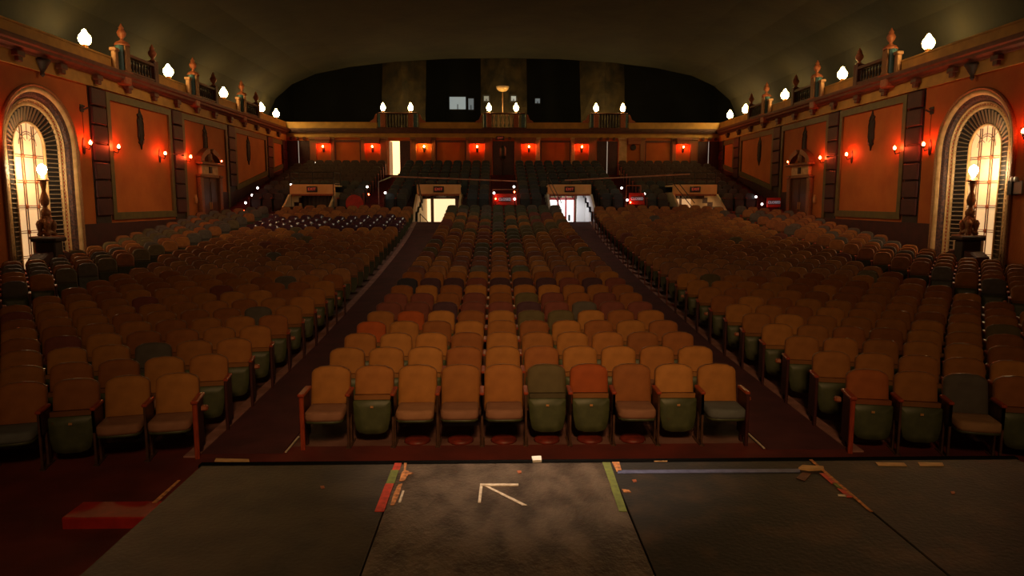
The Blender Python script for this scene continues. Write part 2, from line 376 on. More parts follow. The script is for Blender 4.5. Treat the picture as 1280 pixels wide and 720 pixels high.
def lod(x,y,z,a,c,up=True,first=False,last=False,pan=(.06,.075,.04),wd=1):
    T=Matrix.Translation((x,y,z)) @ Matrix.Rotation(a,4,'Z') @ Matrix.Diagonal((wd,1,1,1))
    n0=len(far.f)
    o=[(-.235,.37),(-.24,.8),(-.19,.9),(-.1,.935),(.1,.935),(.19,.9),(.24,.8),(.235,.37)]
    far.pad(o,[(1,-.02),(.9,-.05)],0,0 if up else 1,T=T@TILT); k=len(far.f)-n0; farcol.extend([c]*k); n0=len(far.f)
    o=[(-.245,.34),(-.25,.81),(-.195,.915),(-.1,.95),(.1,.95),(.195,.915),(.25,.81),(.245,.34)]
    far.pad(o,[(1,.002)],.03,T=T@TILT); farcol.extend([(.09,.04,.025)]*(len(far.f)-n0)); n0=len(far.f)
    far.pad([(-.15,.16),(-.225,.35),(-.225,.56),(.225,.56),(.225,.35),(.15,.16)],[(.98,-.15)],-.12,T=T); farcol.extend([pan]*(len(far.f)-n0)); n0=len(far.f)
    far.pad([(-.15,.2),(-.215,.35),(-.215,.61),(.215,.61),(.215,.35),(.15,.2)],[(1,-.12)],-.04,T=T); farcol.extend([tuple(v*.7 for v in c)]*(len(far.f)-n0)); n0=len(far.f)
    for sx in ([-.27,.27] if last else [-.27]):
        far.box(sx-.012,sx+.012,-.30,.05,.0,.655,T=T); far.box(sx-.028,sx+.028,-.33,.03,.655,.69,T=T)
        e=(first and sx<0) or (last and sx>0)
        farcol.extend([(.20,.035,.02) if e else (.035,.035,.03)]*6+[(.42,.07,.025)]*6)
CACHE={}
for (b,r,i,x,y,a,first,last,n) in ALL:
    c,cc,up=seat_colour(b,r,i,x,y); z=zf(y)
    jit=RC.uniform(.88,1.1); c2=tuple(v*jit for v in c)
    a2=a+RC.uniform(-.012,.012)
    if (b,r,i) not in near:
        px,py,d=project((x,y,z+.7))
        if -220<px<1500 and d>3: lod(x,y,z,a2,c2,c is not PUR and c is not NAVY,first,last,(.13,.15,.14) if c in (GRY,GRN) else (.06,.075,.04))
        continue
    if b=='centre': w_='%s from the left aisle'%('first' if i==0 else ords(i))
    else: w_='%s from the aisle'%('first' if i==0 else ords(i))
    lab='%s theatre seat %s, %s, %s row %s'%(NAMES[c],'folded up' if up else 'folded down',w_,ords(r),WH[b])
    root=empty('theatre_seat',(x,y,z),lab,'seat','folding theatre seats on the lower floor',a2)
    part(SM['backrest'],'backrest',root,c2); part(SM['back_shell'],'back_shell',root)
    if up:
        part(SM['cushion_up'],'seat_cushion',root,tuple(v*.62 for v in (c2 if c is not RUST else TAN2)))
        pn=part(SM['pan_up'],'seat_pan',root)
        if r==0 and i!=4: part(SM['plate'],'number_plate',pn)
    else:
        part(SM['cushion_down'],'seat_cushion',root,tuple(v*1.0+g_ for v,g_ in zip(cc,(.03,.06,.075)))); part(SM['pan_down'],'seat_pan',root)
    # local -x is the screen-left side; ends next to an aisle carry a red wooden panel
    endm = (b=='centre' and i==0); endp=(b=='centre' and i==9) or (b=='left' and i==0)
    if b=='right' and i==0: endm=True
    if b=='far left' and i==0: endp=True
    if b=='far right' and i==0: endm=True
    inner = -.27
    if endm:
        part(SM['end_post' if r==0 else 'dark_post'],'end_post',root,loc=(-.272,0,0)); part(SM['end_panel'],'end_panel',root,loc=(-.272,0,0)); part(SM['end_arm' if r==0 else 'armrest'],'armrest',root,loc=(-.272,0,0))
    else:
        part(SM['leg'],'leg',root,loc=(-.27,0,0)); part(SM['armrest'],'armrest',root,loc=(-.27,0,0))
    if endp:
        part(SM['end_post' if r==0 and b=='left' else 'dark_post'],'end_post',root,loc=(.272,0,0)); part(SM['end_panel'],'end_panel',root,loc=(.272,0,0)); part(SM['end_arm' if r==0 and b=='left' else 'armrest'],'armrest',root,loc=(.272,0,0))
    if (endp or endm) and r<12 and r%2==0:
        s=1 if endp else -1
        part(SM['lamp_hood'],'aisle_light_hood',root,loc=(s*.32,0,0),rz=0 if s>0 else PI)
    lastr = (b=='right' and last) or (b=='far right' and last)
    if lastr: part(SM['leg'],'leg',root,loc=(.27,0,0)); part(SM['armrest'],'armrest',root,loc=(.27,0,0))

# rear raked section
RY=lambda k: 36.25+.95*k
RZ=lambda k: 2.42+.235*k
VOM=[(-10.95,-8.75),(-4.4,-2.25),(2.4,4.55),(8.95,11.15)]
RB=[(-12.75,-7.25),(-6.05,-.68),(.82,6.2),(7.35,13.0)]
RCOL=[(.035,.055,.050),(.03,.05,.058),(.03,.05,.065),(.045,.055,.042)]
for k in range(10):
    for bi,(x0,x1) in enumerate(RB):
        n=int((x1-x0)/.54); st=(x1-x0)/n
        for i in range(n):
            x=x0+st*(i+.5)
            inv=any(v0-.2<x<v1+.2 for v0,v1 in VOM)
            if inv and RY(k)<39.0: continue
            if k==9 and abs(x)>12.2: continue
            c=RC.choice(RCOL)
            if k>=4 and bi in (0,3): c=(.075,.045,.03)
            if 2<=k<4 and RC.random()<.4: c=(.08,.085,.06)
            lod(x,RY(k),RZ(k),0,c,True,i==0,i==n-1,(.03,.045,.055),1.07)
me=far.mesh('theatre_seats_far',[M['seats'],mat('vinyl', rough=.16, vcol=True, scale=9)])
me.polygons.foreach_set('use_smooth',[mi==1 for mi in far.m])
ca=me.color_attributes.new('Col','FLOAT_COLOR','CORNER')
buf=[]
for p,c in zip(me.polygons,farcol): buf.extend([c[0],c[1],c[2],1.0]*p.loop_total)
ca.data.foreach_set('color',buf)
o=bpy.data.objects.new('theatre_seating',me); COL.objects.link(o)
tag(o,'rows of folded theatre seats filling the middle and rear of the hall','seating','folding theatre seats farther back',kind='stuff')

# floor ventilators under the front row
vm=MB().lathe([(.155,0),(.165,.02),(.15,.045),(.09,.062),(0.001,.066)],16).mesh('floor_ventilator',mat('ventpaint',(.22,.025,.014),.5,0,(.10,.015,.01),7),True)
for k,i in enumerate((2,3,4,5,6,7)):
    o=bpy.data.objects.new('floor_ventilator',vm); COL.objects.link(o); o.location=(-2.43+.54*i,8.52,.0)
    tag(o,'round red floor ventilator under the %s seat of the centre front row'%ords(i),'vent','mushroom ventilators under the front row')

# ------------------------------------------------------------------ side walls
YAC, RA = 21.8, 1.8; ZAC=4.58; ZAB=.9
PIL=[24.9,30.9,37.1,43.3]
def wallx(s): return XL if s<0 else XR
def side_wall(s, nm):
    X=wallx(s); b=MB(); th=.12
    def quad(y0,y1,z0,z1): b.box(X, X+s*th, y0,y1,z0,z1)
    quad(2,YAC-RA,-.3,7.1); quad(YAC+RA,YB+.4,-.3,7.1)
    quad(YAC-RA,YAC+RA,-.3,ZAB)
    n=24; vs=[]; fs=[]
    for i in range(n+1):
        a=PI*i/n; y=YAC-RA*math.cos(a); z=ZAC+RA*math.sin(a)
        vs += [(X,y,z),(X,y,7.1),(X+s*.5,y,z)]
    for i in range(n):
        a=i*3; c=a+3; fs += [(a,c,c+1,a+1),(a,a+2,c+2,c)]
    b.add(vs,fs)
    w_=b.build('wall_'+nm, M['orange'], kind='structure')
    # dark wainscot below the panels, stepping up with the stairs
    wb=MB(); wb.box(X-s*.05,X,2,YAC-RA-.02,0,1.15); wb.box(X-s*.05,X,YAC+RA+.02,32.6,0,2.2); wb.box(X-s*.05,X,35.6,37.0,0,3.4)
    wb.add([(X-s*.05,y,z) for y,z in ((37,0),(37,3.4),(46.7,5.1),(46.7,0))]+[(X,y,z) for y,z in ((37,0),(37,3.4),(46.7,5.1),(46.7,0))],[(0,1,2,3),(7,6,5,4),(1,5,6,2),(0,4,5,1)])
    wb.build('wainscot', M['wine'], w_)
    # panel frames
    for (y0,y1,zb0,zb1,z1) in ((25.45,30.4,2.3,2.3,6.75),(31.4,36.6,None,None,6.75),(37.6,42.8,3.55,4.45,6.75),(43.85,46.5,4.7,5.1,6.75)):
        f=MB(); x0,x1=X-s*.08,X
        f.box(x0,x1,y0,y0+.24,(zb0 or 2.2),z1); f.box(x0,x1,y1-.24,y1,(zb1 or 2.2),z1); f.box(x0,x1,y0+.24,y1-.24,z1-.26,z1)
        if zb0:
            a0=zb0; a1=zb1
            f.add([(x0,y0+.24,a0),(x0,y1-.24,a1),(x0,y1-.24,a1+.26),(x0,y0+.24,a0+.26),(x1,y0+.24,a0),(x1,y1-.24,a1),(x1,y1-.24,a1+.26),(x1,y0+.24,a0+.26)],[(0,1,2,3),(7,6,5,4),(3,2,6,7),(0,4,5,1),(0,3,7,4),(1,5,6,2)])
        f.build('panel_moulding', M['green'], w_)
    # pilasters of dark red rusticated blocks
    bm_=MB().bevbox(-.10,0,-.44,.44,.02,.60,.03).mesh('block',M['wine'])
    bme=MB().bevbox(-.10,0,-.44,.44,.02,.60,.03).mesh('block',M['wine'])
    for k,y in enumerate(PIL+[46.3]):
        p=MB().box(X-s*.03,X,y-.46,y+.46,1.0,6.8).build('pilaster', M['dark'], w_)
        z=6.78-.62
        zmin=1.9 if y<36 else (3.2 if y<40 else 4.2)
        while z>zmin:
            q=bpy.data.objects.new('block',bm_); COL.objects.link(q); q.parent=p
            q.location=(X-s*.03,y,z); q.rotation_euler.z=0 if s<0 else PI
            if s<0: q.rotation_euler.z=PI
            if s>0: q.rotation_euler.z=0
            z-=.62
    # frieze, cornice, parapet
    fr=MB().box(X-s*.10,X,2,YB-.1,6.80,7.18).build('frieze', M['yellow'], w_)
    path=[Matrix.Translation((X,yy,0)) for yy in (2,YB-.35)]
    c=MB(); sec=[(0,7.18),(-s*.20,7.18),(-s*.24,7.24),(-s*.34,7.30),(-s*.36,7.38),(-s*.42,7.42),(-s*.44,7.50),(-s*.44,7.54),(0,7.54)]
    c.sweep(path,sec); c.build('cornice', M['cornice'], w_)
    MB().box(X-s*.30,X+s*.1,2,YB-.35,7.54,7.60).build('ledge', M['terra'], w_)
    MB().box(X-s*.14,X+s*.3,2,YB-.2,7.60,7.93).box(X-s*.17,X+s*.34,2,YB-.2,7.93,7.99).build('parapet', M['yellow'], w_)
    MB().box(X,X+s*1.4,2,YB+.2,7.2,7.56).build('ledge', M['dark'], w_)
    cm=MB().bevbox(-.09,.09,-.18,.18,-.16,0,.02).bevbox(-.06,.06,-.11,.11,-.30,-.14,.02)
    cmm=cm.mesh('corbel',M['cornice'])
    y=10.8
    while y<46:
        q=bpy.data.objects.new('corbel',cmm); COL.objects.link(q); q.parent=w_; q.location=(X-s*.20,y,7.18); y+=2.0
    return w_
WALLS={-1:side_wall(-1,'left'),1:side_wall(1,'right')}

# balconettes: column pair, urns, balusters standing on the cornice (per bay)
def urn_mb(): return MB().lathe([(.05,0),(.12,.02),(.06,.06),(.05,.10),(.13,.20),(.16,.30),(.11,.40),(.07,.44),(.10,.48),(.05,.54),(.02,.62),(.001,.64)],10)
UM=urn_mb().mesh('urn',M['terra'],True)
BAL=MB().lathe([(.055,0),(.055,.03),(.03,.06),(.055,.16),(.04,.28),(.028,.36),(.05,.40),(.055,.44)],8)
BALM=BAL.mesh('baluster',M['dark'],True); BALC=BAL.mesh('baluster',mat('baluster_lit',(.85,.65,.35),.5),True)  # pale copy for the centre balusters, their lit look put into the colour
PLN={26.5:'nearest the stage',32.5:'above the side door',38.5:'nearest the rear wall'}
for s,sn in ((-1,'left'),(1,'right')):
    X=wallx(s)
    for y in (26.5,32.5,38.5):
        e=empty('balconette',(X-s*.22,y,7.54),'turquoise niched column and balustrade on the %s cornice, %s'%(sn,PLN[y]),'balustrade','balustrades on the side cornices')
        MB().bevbox(-.26,.20,-.30,.30,0,.06,.02).bevbox(-.2,.16,-.24,.24,-.42,0,.05).build('pedestal', M['terra'], e)
        MB().lathe([(.15,.06),(.15,.94)],14,c=(s*.03,-.12,0)).build('column', M['turq'], e)
        MB().bevbox(-.17,.15,-.10,.24,.06,.95,.02).bevbox(-s*.12,-s*.20,-.16,.0,.06,.95,.015).build('column_frame', M['gilt'], e)
        MB().lathe([(.26,.95),(.26,1.0),(.2,1.08),(.08,1.12)],12).build('capital', M['terra'], e)
        u=part(UM,'urn',e,loc=(0,0,1.1))
        MB().box(-.12,.12,.28,2.2,.06,.12).box(-.12,.12,.28,2.2,.62,.72).build('rail', M['cornice'], e)
        for j in range(8): part(BALM,'baluster',e,loc=(0,.45+.22*j,.13))
        MB().bevbox(-.15,.15,2.1,2.4,0,.85,.03).build('post', M['cornice'], e)
        part(UM,'urn',e,loc=(0,2.25,.85))
        MB().bevbox(-.09,.09,-.66,-.46,.0,.72,.03).bevbox(-.12,.12,-.7,-.42,.66,.78,.02).build('volute', M['gilt'], e)

# globe lamps
def globe_lamp(loc,label,big=True,group=None):
    e=empty('globe_lamp',loc,label,'lamp',group)
    k=1 if big else .8
    MB().lathe([(.10*k,0),(.11*k,.03),(.05*k,.06),(.09*k,.10),(.10*k,.12)],12).build('lamp_base', M['gilt'], e)
    MB().lathe([(.09*k,.11),(.17*k,.20),(.20*k,.30),(.18*k,.40),(.10*k,.50),(.075*k,.55),(.05*k,.60),(.01,.63)],16).build('globe_shade', M['globe' if big else 'globeS'], e, smooth=True)
    return e
for s,sn in ((-1,'left'),(1,'right')):
    for y,w_ in ((24.5,'above the arched niche end'),(30.5,'over the first wall panel'),(36.5,'over the side door bay'),(42.2,'over the third panel'),(45.0,'closest to the rear corner')):
        globe_lamp((wallx(s)-s*.02,y,7.99),'glowing acorn globe lamp on the %s parapet, %s'%(sn,w_),True,'globe lamps on the side parapets')

# sconces
def sconce(loc,rz,label,m,group='red wall sconces'):
    e=empty('wall_sconce',loc,label,'sconce',group,rz)      # local +y points away from the wall
    MB().pad([(-.06,-.30),(-.09,-.1),(-.05,.12),(0,.2),(.05,.12),(.09,-.1),(.06,-.30),(0,-.36)],[(1,.03),(.6,.05)],0).build('backplate', M['dark'], e)
    MB().tube((0,.03,-.14),(0,.20,-.20),.016).tube((0,.20,-.20),(0,.24,-.10),.016).build('arm', M['dark'], e)
    MB().lathe([(.02,-.10),(.055,-.06),(.06,-.04)],10,c=(0,.24,0)).build('lamp_cup', M['dark'], e)
    MB().lathe([(.02,-.04),(.045,.0),(.043,.04),(.02,.08),(.004,.10)],10,c=(0,.24,0)).build('bulb', m, e, smooth=True)
    fr=MB()
    for k in range(5):
        a=PI/2+PI*2*k/5; dx,dy=.085*math.cos(a),.085*math.sin(a)
        fr.tube((dx*.6,.24+dy*.6,-.06),(dx,.24+dy,.03),.006,5).tube((dx,.24+dy,.03),(dx*.8,.24+dy*.8,.13),.006,5)
    fr.build('lamp_cage', M['dark'], e)
    return e
SCN=[(19.45,'on the stage side of the niche'),(24.0,'between niche and first pilaster'),(25.75,'at the near edge of the first panel'),(29.3,'at the far edge of the first panel'),(31.7,'near side of the pedimented door'),(35.15,'far side of the pedimented door')]
for s,sn in ((-1,'left'),(1,'right')):
    for y,w_ in SCN:
        sconce((wallx(s)-s*.0,y,4.86),PI/2 if s>0 else -PI/2,'red glowing sconce on the %s wall, %s'%(sn,w_),M['redbulb'],'red sconces on the side walls')
    # spotlight arm above the sconce by the niche
    e=empty('wall_bracket',(wallx(s),24.05,6.0),'small dark iron bracket high on the %s wall with a wire down to the sconce'%sn,'bracket')
    MB().box(-.02,.02,-.1,.1,-.12,.12).build('backplate',M['dark'],e)
    MB().tube((0,-.08,0),(-s*.16,-.1,.05),.03).tube((0,.08,-.05),(-s*.16,.1,.03),.03).build('hook',M['dark'],e)
    MB().tube((-s*.02,0,-.1),(-s*.02,0,-.95),.008,5).build('wire',M['dark'],e)
# medallions
md=MB(); od=[(0,-.78),(.07,-.60),(.20,-.52),(.15,-.44),(.22,-.30),(.2,0),(.22,.30),(.15,.44),(.20,.52),(.07,.60),(0,.78),(-.07,.60),(-.20,.52),(-.15,.44),(-.22,.30),(-.2,0),(-.22,-.30),(-.15,-.44),(-.20,-.52),(-.07,-.60)]
md.pad(od,[(1,.04),(.75,.08),(.7,.05),(.4,.06)],0)
mdm=md.mesh('wall_medallion',mat('medal',(.014,.012,.010),.6,.0,(.03,.02,.012),40,bump=1,bscale=60))
for s,sn in ((-1,'left'),(1,'right')):
    for y,w_ in ((27.85,'on the first orange panel'),(33.9,'above the door pediment'),(39.7,'on the third orange panel')):
        o=bpy.data.objects.new('wall_medallion',mdm); COL.objects.link(o); o.location=(wallx(s),y,5.7); o.rotation_euler.z=PI/2 if s>0 else -PI/2
        tag(o,'tall dark carved medallion %s of the %s wall'%(w_,sn),'ornament','carved medallions on the side walls')

# side doors with broken pediments
for s,sn in ((-1,'left'),(1,'right')):
    X=wallx(s); Yd=34.0; z0=zf(33)-.05
    e=empty('pedimented_doorway',(X,Yd,z0),'ornate %s wall doorway with broken pediment and dark double doors'%sn,'doorway','side wall doorways',PI/2 if s>0 else -PI/2)
    h=4.05-z0
    f=MB()
    for a in (-1,1): f.bevbox(a*1.12-.16,a*1.12+.16,0,.22,0,h,.03); f.bevbox(a*1.12-.2,a*1.12+.2,0,.26,h,h+.12,.03)
    f.box(-1.2,1.2,0,.2,h,h+.14); f.build('door_frame', M['gilt'], e)
    for a in (-1,1):
        l=MB().box(a*.02,a*.94,.02,.08,.02,h-.02); l.box(a*.12,a*.84,.06,.10,.25,h*.45); l.box(a*.12,a*.84,.06,.10,h*.52,h-.18)
        d=l.build('door_leaf', M['doorwood'], e)
        MB().box(a*.10-.02,a*.10+.02,.08,.13,.85,1.2).build('door_handle', M['tag'], d)
    MB().box(-.95,.95,.0,.14,h+.14,h+.58).build('name_panel', M['cream'], e)
    MB().box(-.12,.12,.14,.2,h+.20,h+.50).build('exit_box', M['black'], e)
    MB().bevbox(-1.3,1.3,0,.34,h+.58,h+.70,.03).build('entablature', M['gilt'], e)
    for a in (-1,1):
        pts=[(1.3,0),(1.18,.22),(.95,.40),(.62,.56),(.30,.66),(.16,.62),(.12,.48),(.22,.40),(.5,.34),(.8,.2),(1.0,.02)]
        pts=[(a*u,h+.70+v) for u,v in pts]
        if a<0: pts=pts[::-1]
        MB().pad(pts,[(1,.22),(.95,.27)],0).build('pediment_scroll', M['gilt'], e)
    MB().pad([(-.16,h+.7),(-.2,h+.95),(-.1,h+1.15),(0,h+1.22),(.1,h+1.15),(.2,h+.95),(.16,h+.7)],[(1,.16),(.6,.24)],0).build('crest', M['gilt'], e)
    for a in (-1,1):
        q=empty('small_wall_lamp',(X-s*.0,Yd+a*1.55,z0+1.35),'small pale plate lamp beside the %s side door, %s jamb'%(sn,'near' if a<0 else 'far'),'lamp',None,PI/2 if s>0 else -PI/2) if a<0 else None
        if q: MB().pad([(-.09,-.2),(-.12,.05),(0,.2),(.12,.05),(.09,-.2)],[(1,.08),(.5,.12)],0).build('plate',M['tag'],q)

# ------------------------------------------------------------------ arched niches
def arch_path(r, zb, n=28):
    p=[(-r,zb),(-r,(zb+ZAC)/2),(-r,ZAC)]
    for i in range(1,n): a=PI*i/n; p.append((-r*math.cos(a),ZAC+r*math.sin(a)))
    return p+[(r,ZAC),(r,(zb+ZAC)/2),(r,zb)]
def arch_band(prof, zb=ZAB):
    """prof [(r,t)]: radius and depth (towards -y local = into wall); local x along wall, y into the room"""
    mb=MB(); paths=[arch_path(r,zb) for r,t in prof]; n=len(paths[0]); vs=[]; fs=[]
    for (r,t),pp in zip(prof,paths): vs += [(u,t,v) for u,v in pp]
    for k in range(len(prof)-1):
        for i in range(n-1): fs.append((k*n+i,k*n+i+1,k*n+n+i+1,k*n+n+i))
    return mb.add(vs,fs)
for s,sn in ((-1,'left'),(1,'right')):
    X=wallx(s)
    e=empty('arched_niche',(X,YAC,0),'tall lit arched niche with lattice glass and striped surround in the %s wall'%sn,'niche','arched wall niches',PI/2 if s>0 else -PI/2)
    arch_band([(1.84,.0),(1.84,.06),(1.80,.09),(1.75,.06),(1.74,.0)]).build('outer_moulding', M['gilt'], e)
    arch_band([(1.75,.0),(1.73,.05),(1.67,.05),(1.62,.0),(1.60,-.03)]).build('cream_moulding', M['cream'], e, smooth=True)
    arch_band([(1.60,-.03),(1.50,-.07),(1.42,-.20)]).build('carved_band', mat('carved_'+sn,(.16,.07,.05),.4,.1,(.03,.02,.03),16,bump=1.2,bscale=26), e)
    arch_band([(1.42,-.20),(1.42,-.15),(1.385,-.14),(1.36,-.2)]).build('inner_moulding', M['cream'], e)
    arch_band([(1.36,-.2),(1.31,-.23)]).build('bead_channel', M['redpaint'], e)
    arch_band([(1.31,-.23),(1.29,-.19),(1.23,-.19),(1.20,-.25)]).build('inner_moulding', M['cream'], e)
    # beads
    bd=MB(); rb=1.335
    L=2*(ZAC-ZAB)+PI*rb; nb=100
    def on(r,t,dist):
        a=ZAC-ZAB
        if dist<a: return (-r,ZAB+dist,PI)
        if dist<a+PI*r: th=(dist-a)/r; return (-r*math.cos(th),ZAC+r*math.sin(th),PI-th)
        return (r,ZAC-(dist-a-PI*r),0)
    for i in range(nb):
        u,v,th=on(rb,0,(i+.5)*L/nb); bd.box(u-.022,u+.022,-.21,-.17,v-.022,v+.022)
    bd.build('bead_row', M['cream'], e, kind='stuff')
    arch_band([(1.20,-.25),(.74,-.38)]).build('striped_band', M['black'], e)
    rb_=MB(); rm=1.0; L=2*(ZAC-ZAB)+PI*rm; nb=76
    for i in range(nb):
        dist=(i+.5)*L/nb; u,v,th=on(rm,0,dist)
        # rib radial from r=.76 to 1.18
        cu,cv=math.cos(th),math.sin(th)
        if dist<ZAC-ZAB: c0=(0,ZAB+dist)
        elif dist<ZAC-ZAB+PI*rm: c0=(0,ZAC)
        else: c0=(0,v)
        P=lambda r,off,t:(c0[0]+cu*r-cv*off, t, c0[1]+(sv_(cv))*r+cu*off)
        sv_=lambda q:q
        h=.016
        vs=[P(.76,-h*.8,-.37),P(1.18,-h,-.245),P(1.18,h,-.245),P(.76,h*.8,-.37),P(.77,-h*.5,-.32),P(1.17,-h*.6,-.195),P(1.17,h*.6,-.195),P(.77,h*.5,-.32)]
        rb_.add(vs,[(0,1,5,4),(1,2,6,5),(2,3,7,6),(3,0,4,7),(4,5,6,7)])
    rb_.build('stripe_ribs', mat('ribs_'+sn,(.34,.26,.17),.35,.2), e, kind='stuff')
    arch_band([(.75,-.38),(.75,-.33),(.71,-.33),(.70,-.40)]).build('glass_moulding', M['cream'], e)
    # curved glass back: shallow concave, closed
    g=MB(); pp=arch_path(.72,ZAB); g.add([(u,-.42,v) for u,v in pp]+[(0,-.42,ZAB),(0,-.42,ZAC)], [])
    n=len(pp); fs=[(i,i+1,n+1) for i in range(2,n-3)]+[(0,1,n),(n,n-2,n-1)]
    g=MB().add([(u,-.42,v) for u,v in pp],[tuple(range(len(pp)))])
    g.build('glass_pane', M['niche'], e)
    # lattice: paired muntins with rosettes
    lt=MB()
    for u in (-.27,.27):
        zt=ZAC+math.sqrt(.7**2-u*u)-.02
        for du in (-.045,.045): lt.box(u+du-.011,u+du+.011,-.41,-.385,ZAB,zt)
    zs=[1.3,2.05,2.8,3.55,4.3]
    for z in zs:
        for dz in (-.03,.03): lt.box(-.70,.70,-.41,-.385,z+dz-.010,z+dz+.010)
    for r in (.33,.40):
        for i in range(12):
            a,c=PI*i/12,PI*(i+1)/12
            lt.tube((-r*math.cos(a),-.397,ZAC+.05+r*math.sin(a)),(-r*math.cos(c),-.397,ZAC+.05+r*math.sin(c)),.010,4)
    for a in (PI*.25,PI*.5,PI*.75): lt.tube((-.12*math.cos(a),-.397,ZAC+.1+.12*math.sin(a)),(-.7*math.cos(a),-.397,ZAC+.7*math.sin(a)),.010,4)
    lt.build('lattice', mat('lattice_'+sn,(.16,.07,.03),.5), e)
    ros=MB().lathe([(.075,0),(.06,.02),(.001,.03)],8).mesh('rosette',M['terra'])
    for z in zs:
        for u in (-.27,.27):
            q=part(ros,'rosette',e,loc=(u,-.385,z)); q.rotation_euler=(-PI/2,0,0)
    # sill
    MB().box(-1.75,1.75,-.45,.25,ZAB-.2,ZAB).build('sill', M['gilt'], e)
    # figured lamp on a pedestal standing in front of the glass
    e=empty('pedestal_lamp',(X-s*.28,YAC-.5,ZAB),'carved figural lamp with blazing bulb before the %s arched niche'%sn,'lamp','carved lamps in the niches')
    MB().bevbox(-.24,.24,-.36,.36,0,.95,.03).build('pedestal', M['lobby'], e)
    MB().bevbox(-.15,.15,-.39,-.35,.5,.88,.01).build('red_panel', M['redpaint'], e)
    MB().bevbox(-.28,.28,-.42,.42,.95,1.04,.02).build('pedestal_top', M['gilt'], e)
    zq=lambda z: 1.04+(z-.80)*.875
    b=MB()
    for k in range(4):
        a=PI/4+k*PI/2; dx,dy=math.cos(a),math.sin(a)
        b.lathe([(.06,0),(.09,.05),(.05,.12),(.08,.24),(.10,.36),(.05,.46)],8,c=(dx*.16,dy*.20,1.04))
        b.tube((dx*.16,dy*.20,1.34),(dx*.07,dy*.07,1.60),.05,7,r2=.07)
    b.lathe([(.18,1.09),(.20,1.14),(.10,1.22),(.13,1.35),(.17,1.48),(.10,1.58)],10,c=(0,0,0))
    b.build('carved_base', M['gilt'], e, smooth=True)
    MB().lathe([(r_*.72,zq(z_)) for r_,z_ in [(.10,1.40),(.19,1.50),(.20,1.62),(.09,1.74),(.08,1.80),(.15,1.86),(.18,2.0),(.13,2.16),(.07,2.3),(.09,2.42),(.13,2.58),(.10,2.64)]],14).build('stem', M['gilt'], e, smooth=True)
    MB().lathe([(.07,2.64),(.18,2.67),(.17,2.69),(.06,2.80),(.03,2.84)],14).build('cap', M['gilt'], e, smooth=True)
    MB().lathe([(.05,2.83),(.10,2.90),(.13,3.0),(.10,3.09),(.02,3.15)],14).build('bulb', M['nichelamp'], e, smooth=True)
    # dark planter chest below with blue front and scroll sides
    e=empty('ornate_chest',(X-s*.72,YAC-1.15,zf(YAC-1.15)),'dark chest with blue front panel and scroll shoulders below the %s niche'%sn,'chest','chests below the niches',PI/2 if s>0 else -PI/2)
    MB().bevbox(-.20,.20,-.28,.28,0,1.30,.03).build('body', M['dark'], e)
    MB().bevbox(s*.19,s*.24,-.23,.23,.95,1.26,.015).build('front_panel', M['turq'], e)
    MB().bevbox(-.28,.28,-.36,.36,1.30,1.42,.03).build('lid', M['dark'], e)
    for a in (-1,1):
        pts=[(.20,0),(.9,0),(.88,.6),(.75,.85),(.50,.98),(.20,1.02)]
        pts=[(a*u,v) for u,v in pts]
        if a>0: pts=pts[::-1]
        MB().pad(pts,[(1,.2),(.9,.25)],-.15).build('scroll_shoulder', M['wine'], e)
# hanging corbel above the niche and emergency floodlight
for s,sn in ((-1,'left'),(1,'right')):
    MB().lathe([(.02,-.45),(.07,-.38),(.05,-.32),(.12,-.2),(.2,-.05),(.24,0),(.24,.05)],10).build('hanging_corbel', M['dark'], loc=(wallx(s)-s*.12,21.95,7.10), smooth=True,
        label='dark pointed corbel hanging above the %s niche'%sn, cat='ornament', group='pointed corbels')
e=empty('emergency_light',(XR,19.65,3.38),'boxy emergency light with two lamp heads on the right wall beside the niche','light',None,PI/2)
MB().bevbox(-.24,.22,0,.16,-.22,.16,.02).build('housing', M['silver'], e)
MB().bevbox(.10,.30,0,.2,-.24,.16,.02).build('battery_box', M['black'], e)
for dx in (-.02,.12):
    MB().lathe([(.03,0),(.075,.05),(.08,.09),(.06,.10)],10,T=Matrix.Translation((dx,.12,.20)) @ Matrix.Rotation(-PI/2,4,'X')).build('lamp_head', M['white'], e, smooth=True)

# ------------------------------------------------------------------ ceiling vault, loft, rear wall
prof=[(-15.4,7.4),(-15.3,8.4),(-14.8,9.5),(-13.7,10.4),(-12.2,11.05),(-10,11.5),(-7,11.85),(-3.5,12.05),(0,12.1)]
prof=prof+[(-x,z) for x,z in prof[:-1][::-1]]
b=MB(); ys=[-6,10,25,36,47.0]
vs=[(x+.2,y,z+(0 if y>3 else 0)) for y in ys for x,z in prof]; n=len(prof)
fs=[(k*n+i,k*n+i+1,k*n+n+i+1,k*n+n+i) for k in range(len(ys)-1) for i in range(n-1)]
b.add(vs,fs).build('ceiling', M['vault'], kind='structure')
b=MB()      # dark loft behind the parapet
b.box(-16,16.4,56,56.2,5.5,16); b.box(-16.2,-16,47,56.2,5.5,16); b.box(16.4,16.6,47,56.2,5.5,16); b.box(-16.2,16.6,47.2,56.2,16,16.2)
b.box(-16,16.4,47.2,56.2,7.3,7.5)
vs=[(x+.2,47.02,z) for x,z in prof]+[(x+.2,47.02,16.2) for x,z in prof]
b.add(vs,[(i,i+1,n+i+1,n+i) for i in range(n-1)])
b.build('wall_loft', M['night'], kind='structure')

